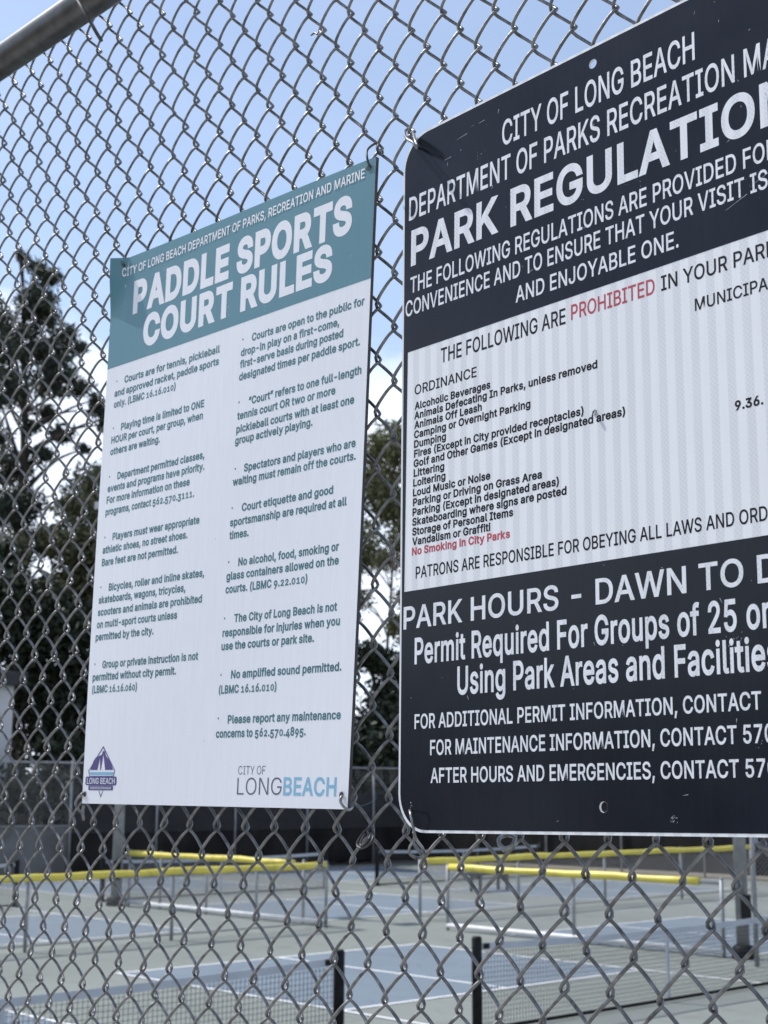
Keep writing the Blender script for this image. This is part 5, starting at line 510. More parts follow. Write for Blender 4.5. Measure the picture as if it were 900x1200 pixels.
def foliage(clumps, per_area, lw, ll, seed, flat=0.75, droop=0.0, grow=1.0):
    g = np.random.default_rng(seed); VV, n0 = [], 0
    for x, y, z, r in clumps:
        r = r*grow
        n = int(per_area*r*r) + 20
        d = g.normal(size=(n, 3)); d /= np.linalg.norm(d, axis=1)[:, None]
        # ragged outline: radius modulated by a few random lobes
        k = g.normal(size=(5, 3)); lobes = np.maximum(d@(k/np.linalg.norm(k, axis=1)[:, None]).T, 0).max(1)
        rad = r*(g.random(n)**.45)*(.62+.55*lobes)*(1+.18*g.normal(size=n))
        c = np.array([x, y, z]) + d*rad[:, None]*np.array([1, 1, flat])
        c[:, 2] -= droop*r*np.abs(d[:, 0])
        a = g.normal(size=(n, 3)); a /= np.linalg.norm(a, axis=1)[:, None]
        q = np.cross(a, g.normal(size=(n, 3))); q /= np.linalg.norm(q, axis=1)[:, None]
        s = (.6+.8*g.random(n))[:, None]
        A = a*ll*s; B = q*lw*s
        VV.append(np.stack([c-A, c-B*.9, c+A, c+B*.9], 1).reshape(-1, 3)); n0 += n
    V = np.vstack(VV); F = np.arange(len(V)).reshape(-1, 4)
    return V, F
def tree(name, key, label, leafm, barkm, per_area, lw, ll, tr, seed, group=None, flat=.75, cat='tree', limbs=9, grow=1.0):
    T = TREES[key]; bx, by = T['base']; top = max(c[2] for c in T['clumps'])
    t = empty(name, (bx, by, 0), label, cat, group)
    mb = MB(); r2 = random.Random(seed)
    xs = sorted(T['clumps'], key=lambda c: c[2]); tip = xs[-1]
    sp = [Vector((bx, by, -.05)), Vector((bx*.7+.3*tip[0]+r2.uniform(-.2,.2), by*.7+.3*tip[1]+r2.uniform(-.2,.2), top*.35)), Vector((bx*.4+.6*tip[0], by*.4+.6*tip[1]+.15, top*.65)), Vector((tip[0], tip[1], top))]
    mb.tube(smooth_path(sp, 5), list(np.linspace(tr, .04, 16)), 9)
    path = smooth_path(sp, 10)
    for c in r2.sample(T['clumps'], min(limbs*2, len(T['clumps']))):
        c = Vector(c[:3]); z = c.z - 1.2 - .25*abs(c.y-by)
        st = min(path, key=lambda p: abs(p.z-z)); md = st.lerp(c, .5) + Vector((r2.uniform(-.3,.3), r2.uniform(-.3,.3), .35))
        f = max(.25, 1-st.z/top)
        mb.tube(smooth_path([st, md, c], 4), list(np.linspace(tr*.45*f+.02, .02, 9)), 6)
    mb.build('trunk', barkm, t)
    V, F = foliage(T['clumps'], per_area, lw, ll, seed, flat, 0.0, grow)
    o = link('crown', np_mesh('crown', V, F), leafm, t)
    return t
tree('conifer_tree', 'conifer', 'tall dark conifer with ragged drooping tufts, highest tree left of the white court rules sign', M['needles'], M['bark'], 1000, .045, .20, .42, 11, flat=.7, limbs=14)
tree('olive_tree', 'olive', 'olive green round tree behind the lower left edge of the white court rules sign', M['olive_leaf'], M['bark'], 1000, .06, .13, .24, 12, grow=1.2)
tree('evergreen_tree', 'dark', 'low nearly black evergreen filling the space beside the grey building', M['dark_leaf'], M['bark'], 1000, .08, .14, .22, 13, limbs=6, grow=1.2)
tree('gum_tree', 'gum', 'pale loose tree with sky gaps seen between the two signs', M['gum_leaf'], M['bark_pale'], 1000, .05, .13, .09, 14, limbs=4, grow=1.28)
tree('leafy_shrub', 'shrub', 'dark leafy shrub below the pale tree, in the gap between the two signs', M['dark_leaf'], M['bark'], 900, .075, .13, .14, 15, cat='shrub', limbs=6)
tree('broadleaf_tree', 'back1', 'broad green tree mostly behind the white court rules sign', M['olive_leaf'], M['bark'], 110, .12, .24, .3, 16)
tree('broadleaf_tree', 'back2', 'broad dark tree hidden behind the left half of the navy sign', M['dark_leaf'], M['bark'], 90, .13, .26, .3, 17)
tree('broadleaf_tree', 'back3', 'broad green tree hidden behind the right half of the navy sign', M['olive_leaf'], M['bark'], 90, .13, .26, .3, 18)

for k, (y, hh, txt) in enumerate(((19.5, 2.6, 'at the grey building corner'), (25, 4.2, 'behind the left end of the windscreen'), (31, 5.0, 'below the white rules sign'), (37, 5.2, 'at the corner of the far fences'), (43, 5.5, 'under the pale loose tree'))):
    g4 = random.Random(80+k)
    TREES['row'] = dict(base=[-39.3, y], clumps=[[-39.3+g4.uniform(-.5, .5), y+g4.uniform(-2.6, 2.6), hh*f+g4.uniform(-.2, .2), g4.uniform(1.1, 1.6)] for f in (.12, .3, .5, .7) for q in range(4)])
    tree('hedge_shrub', 'row', 'dense dark green shrub beyond the far fence, ' + txt, M['dark_leaf'], M['bark'], 330, .09, .17, .1, 80+k, 'shrubs along the far fence', .85, cat='shrub', limbs=2)
# unseen trees added behind the camera to darken the gloss of the navy sign
for k in range(9):
    x = -58 + 9.5*k; y = -30 - 3*(k % 2); g4 = random.Random(40+k); hgt = g4.uniform(6.0, 8.5)
    TREES['row'] = dict(base=[x, y], clumps=[[x+g4.uniform(-3.4, 3.4), y+g4.uniform(-1.5, 1.5), hgt*f+g4.uniform(-.6, .6), g4.uniform(1.5, 2.3)] for f in (.25, .32, .4, .5, .6, .7, .8, .9) for q in (0, 1)])
    tree('reflection_tree', 'row', 'unseen tree added behind the camera, darkening the reflection in the navy sign', M['dark_leaf'], M['bark'], 60, .16, .3, .22, 60+k, 'added trees behind the camera', .8, limbs=3)

# ------------------------------------------------------------------ far fences, nets, poles
def diag_mesh(p0, p1, z0, z1, pitch, r):
    """woven diagonals of a chain link panel, 3-sided wires"""
    p0 = np.array(p0, float); p1 = np.array(p1, float); Lh = np.linalg.norm(p1-p0); e = (p1-p0)/Lh; H = z1-z0
    nrm = np.array([-e[1], e[0], 0]); segs = []
    for sgn in (1, -1):
        k = np.arange(-H*1.1, Lh+H*1.1, pitch)
        for s in k:
            a0, a1 = s, s+sgn*H*.95; t0, t1 = 0., 1.
            lo, hi = (a0, a1) if a0 < a1 else (a1, a0)
            if hi <= 0 or lo >= Lh: continue
            f = lambda u: (u-a0)/(a1-a0)
            ts = sorted((f(max(lo, 0)), f(min(hi, Lh)))); segs.append((a0+(a1-a0)*ts[0], z0+H*ts[0], a0+(a1-a0)*ts[1], z0+H*ts[1], sgn))
    sg = np.array(segs); V = np.zeros((len(sg), 2, 3, 3))
    E = np.r_[e, 0] if len(e) == 2 else e
    for end in (0, 1):
        u = sg[:, 2*end]; z = sg[:, 2*end+1]
        c = np.outer(u, E) + np.r_[p0, 0][:3] ; c[:, 2] = z; c += np.outer(sg[:, 4]*r, nrm)
        for k, (du, dy) in enumerate(((1, 0), (-.6, .8), (-.6, -.8))):
            V[:, end, k] = c + r*du*E + r*dy*nrm
    b = np.arange(len(sg))*6
    F = np.concatenate([np.stack([b+k, b+(k+1) % 3, b+3+(k+1) % 3, b+3+k], 1) for k in range(3)])
    return V.reshape(-1, 3), F
def low_fence(p0, p1, h, post_s, cap_range, label, bottom=None, pitch=.062):
    p0 = Vector((*p0, 0)); p1 = Vector((*p1, 0)); e = (p1-p0).normalized(); Lh = (p1-p0).length
    t = empty('low_fence', p0, label, 'fence', 'low court fences')
    V, F = diag_mesh(p0[:2], p1[:2], .06, h-.02, pitch, .0026); link('chain_mesh', np_mesh('chain_mesh', V, F), M['mesh_far'], t)
    up = Vector((0, 0, 1))
    mb = MB(); mb.tube([p0+up*h, p1+up*h], .021, 10); mb.build('top_rail', M['galv'], t)
    mb = MB(); mb.tube([p0+up*.09, p1+up*.09], .042 if bottom else .012, 10); mb.build('bottom_rail', M['galv_sunlit'] if bottom else M['galv'], t)
    if cap_range:
        a, b_ = cap_range; n = max(6, int((b_-a)/.5)); pts = [p0+e*(a+(b_-a)*k/n)+up*(h+.012+.007*math.sin(k*2.1)-.006*math.sin(k*.7)) for k in range(n+1)]
        mb = MB(); mb.tube(pts, [.060+.006*math.sin(k*1.3)+.003*math.sin(k*3.7) for k in range(n+1)], 12); mb.build('yellow_cap', M['yellow'], t)
    for s in post_s:
        mb = MB(); c = p0+e*s; mb.tube([c-up*.02, c+up*(h+.06)], .03, 10); mb.tube([c+up*(h+.06), c+up*(h+.085)], [.034, .016], 10); mb.build('post', M['galv'], t)
    return t
low_fence((-20.6, 1.5), (-20.6, 17.35), 1.1, [1.5, 4.25, 7.0, 9.6, 12.35, 15.8], (0, 15.75), 'low fence with long yellow cap from the left photo edge to the corner post')
low_fence((-27.3, 17.35), (-20.7, 17.35), 1.1, [.25, 1.4, 3.0, 4.6, 6.0], (0.25, 5.7), 'low yellow capped fence between the left light pole and the corner post', bottom=True)
low_fence((-18.75, 18.6), (-12.95, 18.6), 1.1, [0, 2.9, 5.8], (.05, 5.4), 'low fence with bright yellow cap ending beside the right light pole', bottom=True)
low_fence((-20.45, 19.6), (-20.45, 31.5), 1.1, [0, 2.9, 5.8, 8.7, 11.7], (.05, 11.8), 'farthest low yellow capped fence, partly behind the right light pole')

def net(x, y0, y1, label, posts=(True, True), h=.93):
    t = empty('court_net', (x, (y0+y1)/2, 0), label, 'net', 'nets across the courts')
    mid = (y0+y1)/2; half = abs(y1-y0)/2
    sag = lambda y: h-.02-.055*(1-((y-mid)/half)**2)
    ys = np.linspace(y0, y1, 25)
    mb = MB()
    for k in range(24):
        a, b_ = ys[k], ys[k+1]; za, zb = sag(a), sag(b_)
        for dx in (-.004, .004):
            q = [(x+dx, a, za), (x+dx, b_, zb), (x+dx, b_, zb-.07), (x+dx, a, za-.07)]; mb.add(q, [(0,1,2,3)] if dx < 0 else [(3,2,1,0)])
        mb.add([(x-.004,a,za),(x+.004,a,za),(x+.004,b_,zb),(x-.004,b_,zb)], [(0,1,2,3)])
    mb.build('top_tape', M['tape'], t)
    r = .0028; V = []; F = []
    def seg(p, q):
        b0 = len(V); d = np.array(q)-np.array(p); d /= np.linalg.norm(d); n1 = np.array([1, 0, 0.]); n2 = np.cross(d, n1)
        for c in (p, q):
            for w in (0, 2.09, 4.19): V.append(np.array(c)+r*(math.cos(w)*n1+math.sin(w)*n2))
        for k in range(3): F.append((b0+k, b0+(k+1) % 3, b0+3+(k+1) % 3, b0+3+k))
    lo = .04
    for y in np.arange(y0+.03, y1-.02, .05):
        seg((x, y, lo), (x, y, sag(y)-.05))
    for k in range(17):
        f = k/16; pts = [(x, y, lo+(sag(y)-.05-lo)*f) for y in ys[::4]]
        for a, b_ in zip(pts[:-1], pts[1:]): seg(a, b_)
    link('netting', np_mesh('netting', np.array(V), np.array(F)), M['net_cord'], t)
    mb = MB(); mb.box((x-.006, y0, .015), (x+.006, y1, .055)); mb.build('bottom_tape', M['black'], t)
    mb = MB(); mb.box((x-.006, mid-.025, .05), (x+.006, mid+.025, sag(mid)-.055)); mb.build('centre_strap', M['tape'], t)
    for on, y in zip(posts, (y0, y1)):
        if on:
            mb = MB(); yy = y + (-.045 if y < mid else .045)
            mb.tube([(x, yy, -.02), (x, yy, h+.03), (x, yy, h+.05)], [.055, .055, .042], 16); p = mb.build('post', M['black'], t)
            mb = MB(); mb.tube([(x, yy, 0.004), (x, yy, .03)], [.085, .08], 14); mb.build('base_collar', M['black'], p)
            mb = MB(); s = -1 if y < mid else 1; mb.box((x-.045, yy-s*.18, h-.085), (x+.02, yy-s*.10, h-.03)); mb.build('net_winder', M['black'], p)
net(-10.75, 1.6, 8.68, 'near court net at lower left with a black end post')
net(-10.75, 10.72, 17.4, 'near court net at lower right, starting at a black post below the navy sign')
net(-28.4, 17.6, 24.15, 'far net ending at a black post below the white sign, right corner')
net(-28.4, 8.7, 15.35, 'far net at the left edge of the photo, beyond the long yellow cap')
net(-28.4, 26.05, 32.6, 'far net running right from the black post in the gap')

def light_pole(x, y, label, r=.1):
    t = empty('light_pole', (x, y, 0), label, 'light pole', 'court light poles')
    mb = MB(); mb.tube([(x, y, 0), (x, y, 9)], [r, r*.72], 16); mb.build('shaft', M['galv'], t)
    mb = MB(); mb.tube([(x, y, 0), (x, y, .16), (x, y, .2)], [r*1.75, r*1.75, r*1.2], 16); mb.build('base_cover', M['black'], t)
    mb = MB(); mb.tube([(x-.9, y, 9.0), (x+.9, y, 9.0)], .035, 8)
    mb.build('crossarm', M['galv'], t)
    for s in (-1, 1):
        mb = MB(); mb.box((x+s*.85-.2, y-.3, 8.8), (x+s*.85+.2, y+.3, 8.97)); mb.build('lamp_head', M['galv'], t)
    mb = MB(); mb.box((x+.08, y-.16, .55), (x+.19, y-.04, .95)); mb.build('switch_box', M['black'], t)
light_pole(-12.7, 18.75, 'grey round light pole under the navy sign, at the right')
light_pole(-27.3, 17.2, 'grey light pole below the bottom left corner of the white court rules sign', .12)

def tall_fence(p0, p1, h, label, step=3.0, mesh_from=.05, screens=(), pitch=.1, rails=(), name='perimeter_fence', gr='tall fences at the far side of the courts'):
    p0 = Vector((*p0, 0)); p1 = Vector((*p1, 0)); e = (p1-p0).normalized(); Lh = (p1-p0).length; up = Vector((0, 0, 1))
    t = empty(name, p0, label, 'fence', gr)
    V, F = diag_mesh(p0[:2], p1[:2], mesh_from, h, pitch, .003); link('chain_mesh', np_mesh('chain_mesh', V, F), M['mesh_far'], t)
    mb = MB(); mb.tube([p0+up*h, p1+up*h], .03, 8); mb.build('top_rail', M['galv'], t)
    for z, a, b_ in rails:
        mb = MB(); mb.tube([p0+e*a+up*z, p0+e*b_+up*z], .028, 8); mb.build('middle_rail', M['galv'], t)
    s = 0
    while s <= Lh+.01:
        c = p0+e*s; mb = MB(); mb.tube([c-up*.02, c+up*(h+.05)], .036, 8); mb.build('post', M['galv'], t); s += step
    nrm = Vector((e.y, -e.x, 0))
    for a, b_, z0, z1, mk in screens:
        n = int((b_-a)/.5); V = []; F = []
        for k in range(n+1):
            c = p0+e*(a+(b_-a)*k/n)+nrm*(-.05+.012*math.sin(k*1.7)+.008*math.sin(k*.61))
            sag = .02*abs(math.sin(k*math.pi/6)); V += [c+up*z0, c+up*(z1-sag)]
        for k in range(n): F.append((2*k, 2*k+2, 2*k+3, 2*k+1))
        link('windscreen', np_mesh('windscreen', [tuple(v) for v in V], F), M[mk], t)
    return t
tall_fence((-37, -2), (-37, 36), 3.2, 'tall far fence with dark windscreen below the white rules sign', screens=((0, 24, .12, 1.4, 'screen_grey'), (24, 38, .12, 2.34, 'screen')), rails=((1.42, 0, 24.0),), mesh_from=1.2)
tall_fence((-37, 36), (10, 36), 3.2, 'tall far fence with black windscreen behind the light pole under the navy sign', screens=((0, 47, .12, 2.5, 'screen'),), mesh_from=2.3)
tall_fence((-12.0, 18.0), (-6.0, 18.0), 3.0, 'tall chain link panel starting at the thin grey post right of the light pole', pitch=.07, name='end_fence', gr='tall fence panels between courts')

t = empty('bench', (-25.2, 26.9, 0), 'low dark backless bench beyond the yellow capped fence', 'bench')
mb = MB(); mb.box((-25.4, 26.1, .40), (-25.0, 27.6, .46)); mb.build('seat', M['black'], t)
for y in (26.35, 27.35):
    mb = MB(); mb.box((-25.38, y-.03, 0), (-25.32, y+.03, .40)); mb.box((-25.08, y-.03, 0), (-25.02, y+.03, .40)); mb.box((-25.32, y-.025, .34), (-25.08, y+.025, .399)); mb.build('leg', M['black'], t)

# ------------------------------------------------------------------ the near chain link fence
def warp(i, j):
    i = np.asarray(i, float); j = np.asarray(j, float)
    ic = np.clip(i, -36, 17); jc = np.clip(j, -10, 34); u = ic/20; v = jc/20-.6
    Bm = np.stack([np.ones_like(u), u, v, u*u, u*v, v*v, u**3, u*u*v, u*v*v, v**3], -1)
    return Bm@np.array(WARP_X) + .02437*(i-ic) - .0003*(j-jc), Bm@np.array(WARP_Z) - .02988*(j-jc)
fence = empty('chain_link_fence', (-1.0, 0, 0), 'tall galvanised chain link fence of thick wire carrying both signs', 'fence')
J0, J1 = -8, 111; NP = 18; NS = 6; RW = .00172; BD = .0058; OV = .095
def fabric():
    iw = np.arange(-134, 108); npit = (J1-J0)//2; n = npit*NP + 1
    g = np.random.default_rng(3)
    par = np.mod(iw, 2)                                       # parity of the left turns
    t = np.arange(n)/NP*2.0                                   # in j units from the top
    j = J0 + t[None, :] + np.zeros((len(iw), 1))
    jl = np.where(np.mod(J0, 2) == par, J0, J0+1)[:, None]
    ph = -math.pi/2 + math.pi*(jl - j)
    s = np.arcsin(.985*np.sin(ph))/math.asin(.985)
    c = np.arctan(2.6*np.cos(ph))/math.atan(2.6)
    jit = g.normal(size=(len(iw), 1))*.02
    wob = sum(g.normal(size=(len(iw), 1))*.028*np.sin(j*w_ + g.random((len(iw), 1))*6.28) for w_ in (.17, .41, .83))
    i = iw[:, None] + .5 + (.5+OV+g.normal(size=(len(iw), 1))*.012)*s + jit + wob*.7
    j = j + sum(g.normal(size=(len(iw), 1))*.035*np.sin(j*w_ + g.random((len(iw), 1))*6.28) for w_ in (.23, .57))
    X, Z = warp(i, j)
    Y = -BD*c + .004*np.sin(X*3.1+Z*1.7) + .002*np.sin(X*7.3-Z*4.1)
    Pn = np.stack([X, Y, Z], -1)
    T = np.gradient(Pn, axis=1); T /= np.linalg.norm(T, axis=-1, keepdims=True)
    ex = np.array([1., 0, 0]); n1 = np.cross(T, ex); n1 /= np.linalg.norm(n1, axis=-1, keepdims=True); n2 = np.cross(T, n1)
    a = 2*math.pi*np.arange(NS)/NS
    V = Pn[:, :, None, :] + RW*(np.cos(a)[None, None, :, None]*n1[:, :, None, :] + np.sin(a)[None, None, :, None]*n2[:, :, None, :])
    W_, Nn = len(iw), n
    base = (np.arange(W_)[:, None, None]*Nn + np.arange(Nn-1)[None, :, None])*NS; k = np.arange(NS)[None, None, :]; k2 = (k+1) % NS
    F = np.stack([base+k, base+k2, base+NS+k2, base+NS+k], -1).reshape(-1, 4)
    return V.reshape(-1, 3), F
V, F = fabric(); link('wire_fabric', np_mesh('wire_fabric', V, F, smooth=True), M['wire'], fence)
mb = MB(); mb.tube([(-6.0, -.028, 3.566), (-1.85, -.028, 3.566), (-1.55, -.028, 3.5645), (3.0, -.028, 3.560)], .0225, 24); mb.build('top_rail', M['pipe'], fence)
mb = MB(); mb.tube(smooth_path(STRAP, 5), .0026, 8); mb.tube(smooth_path([(STRAP[0][0], -.056, STRAP[0][2]), (STRAP[0][0]-.004, -.05, 3.583), (STRAP[0][0]-.006, -.028, 3.592), (STRAP[0][0]-.006, 0.0, 3.585)], 4), .0026, 8); mb.build('tie_strap', M['dark_tie'], fence)
for x in (-4.3, 1.6):
    mb = MB(); mb.tube([(x, .06, -.05), (x, .06, 3.62)], .038, 16); mb.tube([(x, .06, 3.62), (x, .06, 3.66)], [.042, .012], 16); mb.build('post', M['pipe'], fence)

# ------------------------------------------------------------------ white and teal court rules sign
LW, LH = LSIZE[0]*1000, LSIZE[1]*1000
cBL, cBR, cTR, cTL = [np.array(c) for c in LCORN]
nL = np.cross(cBR-cBL, cTL-cBL); nL /= np.linalg.norm(nL)
if nL[1] > 0: nL = -nL
def sstep(x): x = np.clip(x, 0, 1); return x*x*(3-2*x)
def placeL(Q, off):
    Q = np.asarray(Q, float); s = (Q[:, 0]/LW)[:, None]; t = (Q[:, 1]/LH)[:, None]
    Pw = (1-s)*(1-t)*cBL + s*(1-t)*cBR + s*t*cTR + (1-s)*t*cTL
    u, v = Q[:, 0], Q[:, 1]
    # gentle waviness of the sheet plus the bent top left corner
    d = .0016*np.sin(u/95+.4)*np.sin(v/140) + .0012*np.sin(v/210+1)
    uc = 34 - 10*np.clip((LH-v)/75, 0, 1)
    fold = .013*np.clip((uc-u)/34, 0, 1)**1.1*sstep((v-(LH-80))/60)
    Pw = Pw + (cBR-cBL)/np.linalg.norm(cBR-cBL)*(fold*1.0)[:, None]
    d = d + fold
    return Pw + nL*(d + off + (.11*fold if off > 0 else 0))[:, None]
def grid_flat(x0, y0, x1, y1, nx, ny):
    xs, ys = np.linspace(x0, x1, nx+1), np.linspace(y0, y1, ny+1); V = np.array([(x, y) for y in ys for x in xs])
    F = [[r*(nx+1)+c, r*(nx+1)+c+1, (r+1)*(nx+1)+c+1, (r+1)*(nx+1)+c] for r in range(ny) for c in range(nx)]
    return V, F
rules = empty('court_rules_sign', tuple((cBL+cBR)/2), 'white court rules sign with teal heading and bent top left corner', 'sign', 'signs tied to the fence')
nx, ny = 140, 110; Vg, Fg = grid_flat(0, 0, LW, LH, nx, ny)
front = placeL(Vg, 0.0); back = placeL(Vg, -.0042); n0 = len(Vg)
loop = [c for c in range(nx+1)] + [r*(nx+1)+nx for r in range(1, ny+1)] + [ny*(nx+1)+c for c in range(nx-1, -1, -1)] + [r*(nx+1) for r in range(ny-1, 0, -1)]
F = Fg + [[i+n0 for i in f[::-1]] for f in Fg] + [[loop[k], loop[k]+n0, loop[(k+1) % len(loop)]+n0, loop[(k+1) % len(loop)]] for k in range(len(loop))]
me = bpy.data.meshes.new('panel'); me.from_pydata(np.vstack([front, back]).tolist(), [], F); me.update()
uvl = me.uv_layers.new(name='metres'); li = np.zeros(len(me.loops), np.int32); me.loops.foreach_get('vertex_index', li)
uvl.data.foreach_set('uv', (np.vstack([Vg, Vg])[li]/1000).astype(np.float32).ravel())
pn = link('panel', me, M['rules_white'], rules)
M['panel_edge'] = mat('shaded_panel_edge', (0.06, 0.06, 0.065), 0.8); me.materials.append(M['panel_edge'])  # shade on the sheet edge put into the colour; reused for hole marks
for p in me.polygons[len(Fg):]: p.material_index = 1
hb = LBAND[0][1], LBAND[1][1]
Vb, Fb = grid_flat(0, 0, LW, 1, 280, 40)
Vb[:, 1] = (hb[0]+(hb[1]-hb[0])*Vb[:, 0]/LW)*(1-Vb[:, 1]) + LH*Vb[:, 1]
Vb[:, 0] = .15+Vb[:, 0]*(LW-.3)/LW
on_sign('heading_band', (Vb, Fb), placeL, .00014, M['rules_teal'], rules)
on_sign('department_lettering', text_flat([LHEAD[0]], .016), placeL, .0006, M['rules_white'], rules)
on_sign('heading_lettering', text_flat(LHEAD[1:], 0, G=GH), placeL, .00028, M['rules_white'], rules)
for (bx, by), ls in RULES:
    V, F = text_flat(ls, 0, oldstyle=True, G=GB)
    V2, F2 = poly_flat([circ(bx, by+.6, 1.15, 10)])
    on_sign('rule_lettering', (np.vstack([V, V2]), F+[[i+len(V) for i in f] for f in F2]), placeL, .00014, M['rules_ink'], rules)
on_sign('city_lettering', text_flat([LLOGO[0]], -.006), placeL, .00014, M['rules_grey'], rules)
on_sign('city_lettering', text_flat([LLOGO[1]], -.006), placeL, .00014, M['rules_grey'], rules)
on_sign('city_lettering', text_flat([LLOGO[2]], .018), placeL, .00014, M['rules_sky'], rules)
# city parks emblem: diamond with hills, sails and water over two name plates
E = EMBLEM; ax, ay = E['apex']; lx, ly = E['left']; rx, ry = E['right']; tx, ty = E['tip']
cx = (lx+rx)/2; bot = ly-6; Wd = (rx-lx)
dia = [(ax, ay), (rx, ly+1), (rx-3, bot), (lx+3, bot), (lx, ly+1)]
inn = [(ax, ay-2.6), (rx-1.9, ly+1), (rx-4, bot+1.0), (lx+4, bot+1.0), (lx+1.9, ly+1)]
em = on_sign('emblem', poly_flat([dia, inn, [(tx, ty), (tx-8, ty+13), (tx+8, ty+13)], [(tx, ty+2.6), (tx-6, ty+12.1), (tx+6, ty+12.1)]]), placeL, .00014, M['rules_purple'], rules)
hill = [(lx+4.5, ly+2.0), (lx+10.5, ly+13), (lx+15.5, ly+17), (cx-1, ly+20), (cx+1.2, ly+24.6), (cx+5, ly+24), (cx+8.5, ly+18), (rx-11, ly+12), (rx-4.5, ly+2)]
sail1 = [(cx-9, ly+2.05), (cx-4.4, ly+16), (cx-3.4, ly+2.05)]; sail2 = [(cx-1.6, ly+2.05), (cx+2.6, ly+20), (cx+7.2, ly+2.05)]
on_sign('hills', poly_flat([hill, sail1, sail2]), placeL, .00014, M['rules_purple'], em)
on_sign('water', poly_flat([[(lx+4.6, bot+2), (rx-4.6, bot+2), (rx-3.2, ly-.4), (lx+3.2, ly-.4)]]), placeL, .00014, M['rules_sky'], em)
(px0, py0), (px1, py1) = E['pill']; on_sign('name_plate', poly_flat([rrect(px0, py0, px1, py1, 3)]), placeL, .00014, M['rules_purple'], em)
on_sign('name_lettering', text_flat([["LONG BEACH", px0+3.5, (py0+py1)/2-3.4, px1-3.5, (py0+py1)/2-3.4, 6.8]], .006), placeL, .0003, M['rules_white'], em)
(qx0, qy0), (qx1, qy1) = E['pill2']; on_sign('name_plate', poly_flat([rrect(qx0, qy0, qx1, qy1, 2)]), placeL, .00014, M['rules_purple'], em)
on_sign('name_lettering', text_flat([["PARKS RECREATION MARINE", qx0+4, (qy0+qy1)/2-1.4, qx1-4, (qy0+qy1)/2-1.4, 2.8]], .006), placeL, .0003, M['rules_white'], em)
# grommet holes and dirt specks
for hx, hy in ((6.5, 11), (LW-9, 14), (LW-10, LH-10)):
    on_sign('grommet', poly_flat([circ(hx, hy, 3.2)]), placeL, .0009, M['panel_edge'], rules)
sp = []
r3 = random.Random(21)
for k in range(34):
    x, y = r3.uniform(10, LW-10), r3.uniform(10, hb[0]-10); sp.append([(x, y), (x+r3.uniform(.3, .9), y+r3.uniform(-.2, .2)), (x+r3.uniform(.2, .6), y+r3.uniform(.5, 1.8))])
on_sign('dirt_specks', poly_flat(sp), placeL, .0005, M['rules_grey'], rules)

# ------------------------------------------------------------------ navy park regulations sign
ro, eu, ev, nR = [np.array(v) for v in RBASE]; RW_, RH_ = 511.0, RH*1000
def placeR(Q, off): Q = np.asarray(Q, float)/1000; return ro + Q[:, :1]*eu + Q[:, 1:2]*ev + nR*off
notice = empty('park_regulations_sign', tuple(ro + .25*eu), 'large navy park regulations sign with white middle field and rounded corners', 'sign', 'signs tied to the fence')
holes = [circ(hx, hy, 4.4) for hx, hy in RHOLES]
Vp, Fp = poly_flat([rrect(0, 0, RW_, RH_, 36)] + holes)
Vp3 = np.vstack([placeR(Vp, 0), placeR(Vp, -.0022)]); n0 = len(Vp)
ring = []; off0 = 0
edge_f = []
outer = [rrect(0, 0, RW_, RH_, 36)] + holes; Ve = []
for c in outer:
    c = np.array(c); k = len(c); f_ = placeR(c, 0); b_ = placeR(c, -.0022); s0 = 2*n0 + len(Ve); Ve += list(f_) + list(b_)
    for q in range(k): edge_f.append([s0+q, s0+k+q, s0+k+(q+1) % k, s0+(q+1) % k])
me = bpy.data.meshes.new('panel'); Vall = np.vstack([Vp3, np.array(Ve)]); me.from_pydata(Vall.tolist(), [], Fp + [[i+n0 for i in f[::-1]] for f in Fp] + edge_f); me.update()
uvl = me.uv_layers.new(name='metres'); li = np.zeros(len(me.loops), np.int32); me.loops.foreach_get('vertex_index', li)
uv_all = np.vstack([Vp, Vp, np.zeros((len(Ve), 2))]); uvl.data.foreach_set('uv', (uv_all[li]/1000).astype(np.float32).ravel())
link('panel', me, M['sheet_white'], notice)
f0 = RFIELD; fx0 = (f0[0][0]+f0[1][0])/2; ft, fb = (f0[0][1]+f0[2][1])/2, (f0[1][1]+f0[3][1])/2; fx1 = RW_-fx0
slope_t = (f0[2][1]-f0[0][1])/(f0[2][0]-f0[0][0])
RIM = 2.6
navy = poly_flat([rrect(RIM, RIM, RW_-RIM, RH_-RIM, 34), [(fx0+1.4, f0[0][1]), (fx1, f0[0][1]+slope_t*fx1*.5), (fx1, f0[3][1]), (fx0-1.4, f0[1][1])]] + [circ(hx, hy, 4.55) for hx, hy in RHOLES])
on_sign('navy_field', navy, placeR, .00014, M['sheet_navy'], notice)
STY = {'w': ('sheet_letter', .010), 'W': ('sheet_letter', .024), 'v': ('sheet_letter', .014), 'V': ('sheet_letter', .018), 'k': ('sheet_black_ink', .010), 'K': ('sheet_black_ink', .020), 'r': ('sheet_red_ink', .010), 'R': ('sheet_red_ink', .020)}
NM = {'w': 'heading_lettering', 'W': 'title_lettering', 'v': 'hours_lettering', 'V': 'permit_lettering', 'k': 'notice_lettering', 'K': 'code_lettering', 'r': 'prohibited_lettering', 'R': 'smoking_lettering'}
olist = []
for kind, *e in NOTICE:
    if kind == 'K' and e[0] != '9.36.': olist.append(e); continue
    mk, bo = STY[kind]; on_sign(NM[kind], text_flat([e], 0 if kind in 'KR' else bo, G=GB if kind in 'KR' else GL), placeR, .00028 if kind in 'wWvV' else .00012, M[mk], notice)
on_sign('ordinance_lettering', text_flat(olist, 0, G=GB), placeR, .00012, M['sheet_black_ink'], notice)
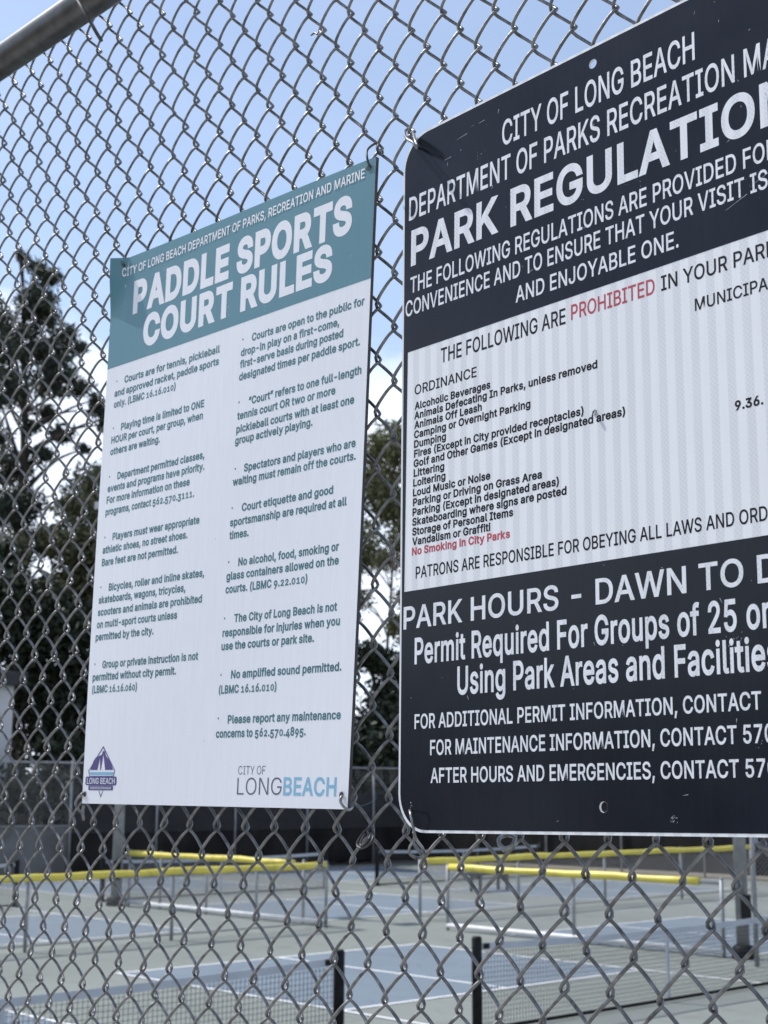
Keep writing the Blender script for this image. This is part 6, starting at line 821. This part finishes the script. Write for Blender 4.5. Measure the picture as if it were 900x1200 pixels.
def tick(x, y, l, a, w): 
    c, s = math.cos(a), math.sin(a); return [(x, y), (x+l*c, y+l*s), (x+l*c-w*s, y+l*s+w*c), (x-w*s*.4, y+w*c*.4)]
r4 = random.Random(5); sc = []
for k in range(34):
    top = r4.random() < .55
    x = r4.uniform(12, RW_-12); y = r4.uniform(f0[0][1]+6, RH_-8) if top else r4.uniform(6, f0[1][1]-6)
    sc.append(tick(x, y, r4.uniform(.8, 4.5), r4.choice((.25, .3, 1.4, 1.2, -.2, 2.0)), r4.uniform(.15, .5)))
for x, y, l, a in ((62, 660, 9, .05), (110, 682, 8, .08), (80, 676, 14, .1), (392, 498, 22, .33), (420, 512, 30, .33), (66, 652, 4, 1.5), (378, 50, 6, 1.2), (330, 31, 5, .1)):
    sc.append(tick(x, y, l, a, .35))
for k in range(16): sc.append(tick(321+r4.uniform(-3, 3), 13+r4.uniform(-3, 3), r4.uniform(.6, 1.8), r4.uniform(0, 3), .3))
for k in range(9): sc.append(tick(19+r4.uniform(-4, 4), 22+r4.uniform(-6, 5), r4.uniform(.6, 1.8), r4.uniform(0, 3), .35))
on_sign('scratches', poly_flat(sc), placeR, .0003, M['scratch'], notice)
tx_, ty_ = RTEAR
tear = on_sign('torn_spot', poly_flat([[(tx_-2.6, ty_-1), (tx_-2, ty_+1.8), (tx_+.4, ty_+2.9), (tx_+2.8, ty_+1.6), (tx_+2.1, ty_-.4), (tx_+.2, ty_-2.4)]]), placeR, .0006, M['panel_edge'], notice)
mb = MB(); c0 = placeR([(tx_-.5, ty_-1.5), (tx_+2.2, ty_-.2), (tx_+1.2, ty_+2.6)], .0007); c1 = placeR([(tx_+.6, ty_-4.2), (tx_+2.6, ty_-2.8), (tx_+2.0, ty_-.5)], .0035)
mb.add(list(c0)+list(c1), [(0,1,4,3),(1,2,5,4),(3,4,5)]); mb.build('curled_flake', M['scratch'], tear)

# ------------------------------------------------------------------ wire ties holding the signs, odd bits on the mesh
def tie(key, label, r=.0014, m='tie', name='wire_tie', cat='wire tie', grp='wire ties on the fence', sub=6):
    pts = smooth_path(TIES[key], sub); mb = MB(); mb.tube(pts, r, 8)
    o = mb.build(name, M[m]); return tag(o, label, cat, grp)
tie('rtl', 'bright twisted wire tie at the top left corner of the navy sign', .0016)
tie('rbl', 'wire tie with an open loop hanging from the bottom left corner of the navy sign')
tie('ltr', 'dark wire loop through the top right corner of the white rules sign', .0013, 'dark_tie')
tie('lbr', 'wire hook through the bottom right corner of the white rules sign', .0015)
tie('lbl', 'twisted wire tie at the bottom left corner of the white rules sign', .0017)
tie('ltl', 'dark wire tie bunched at the bent top left corner of the white rules sign', .0017, 'dark_tie')
tie('ring', 'short wire ring wrapped on the mesh just under the bottom edge of the navy sign', .0019)
tie('ring2', 'wire ring on the mesh under the navy sign at the right edge of the photo', .0018)
o = tie('zip', 'old wire clump folded along the mesh below the gap between the two signs', .0013, 'dark_tie')
mb = MB(); mb.tube(smooth_path(TIES['zip2'], 6), .0012, 8); mb.build('inner_strand', M['dark_tie'], o)
tie('thread', 'thin loose thread stretched from the white sign corner to the mesh', .00025, 'rules_ink', 'loose_thread', 'thread', None)
tie('clip', 'small bent wire clip caught high on the mesh above the white sign', .0011)
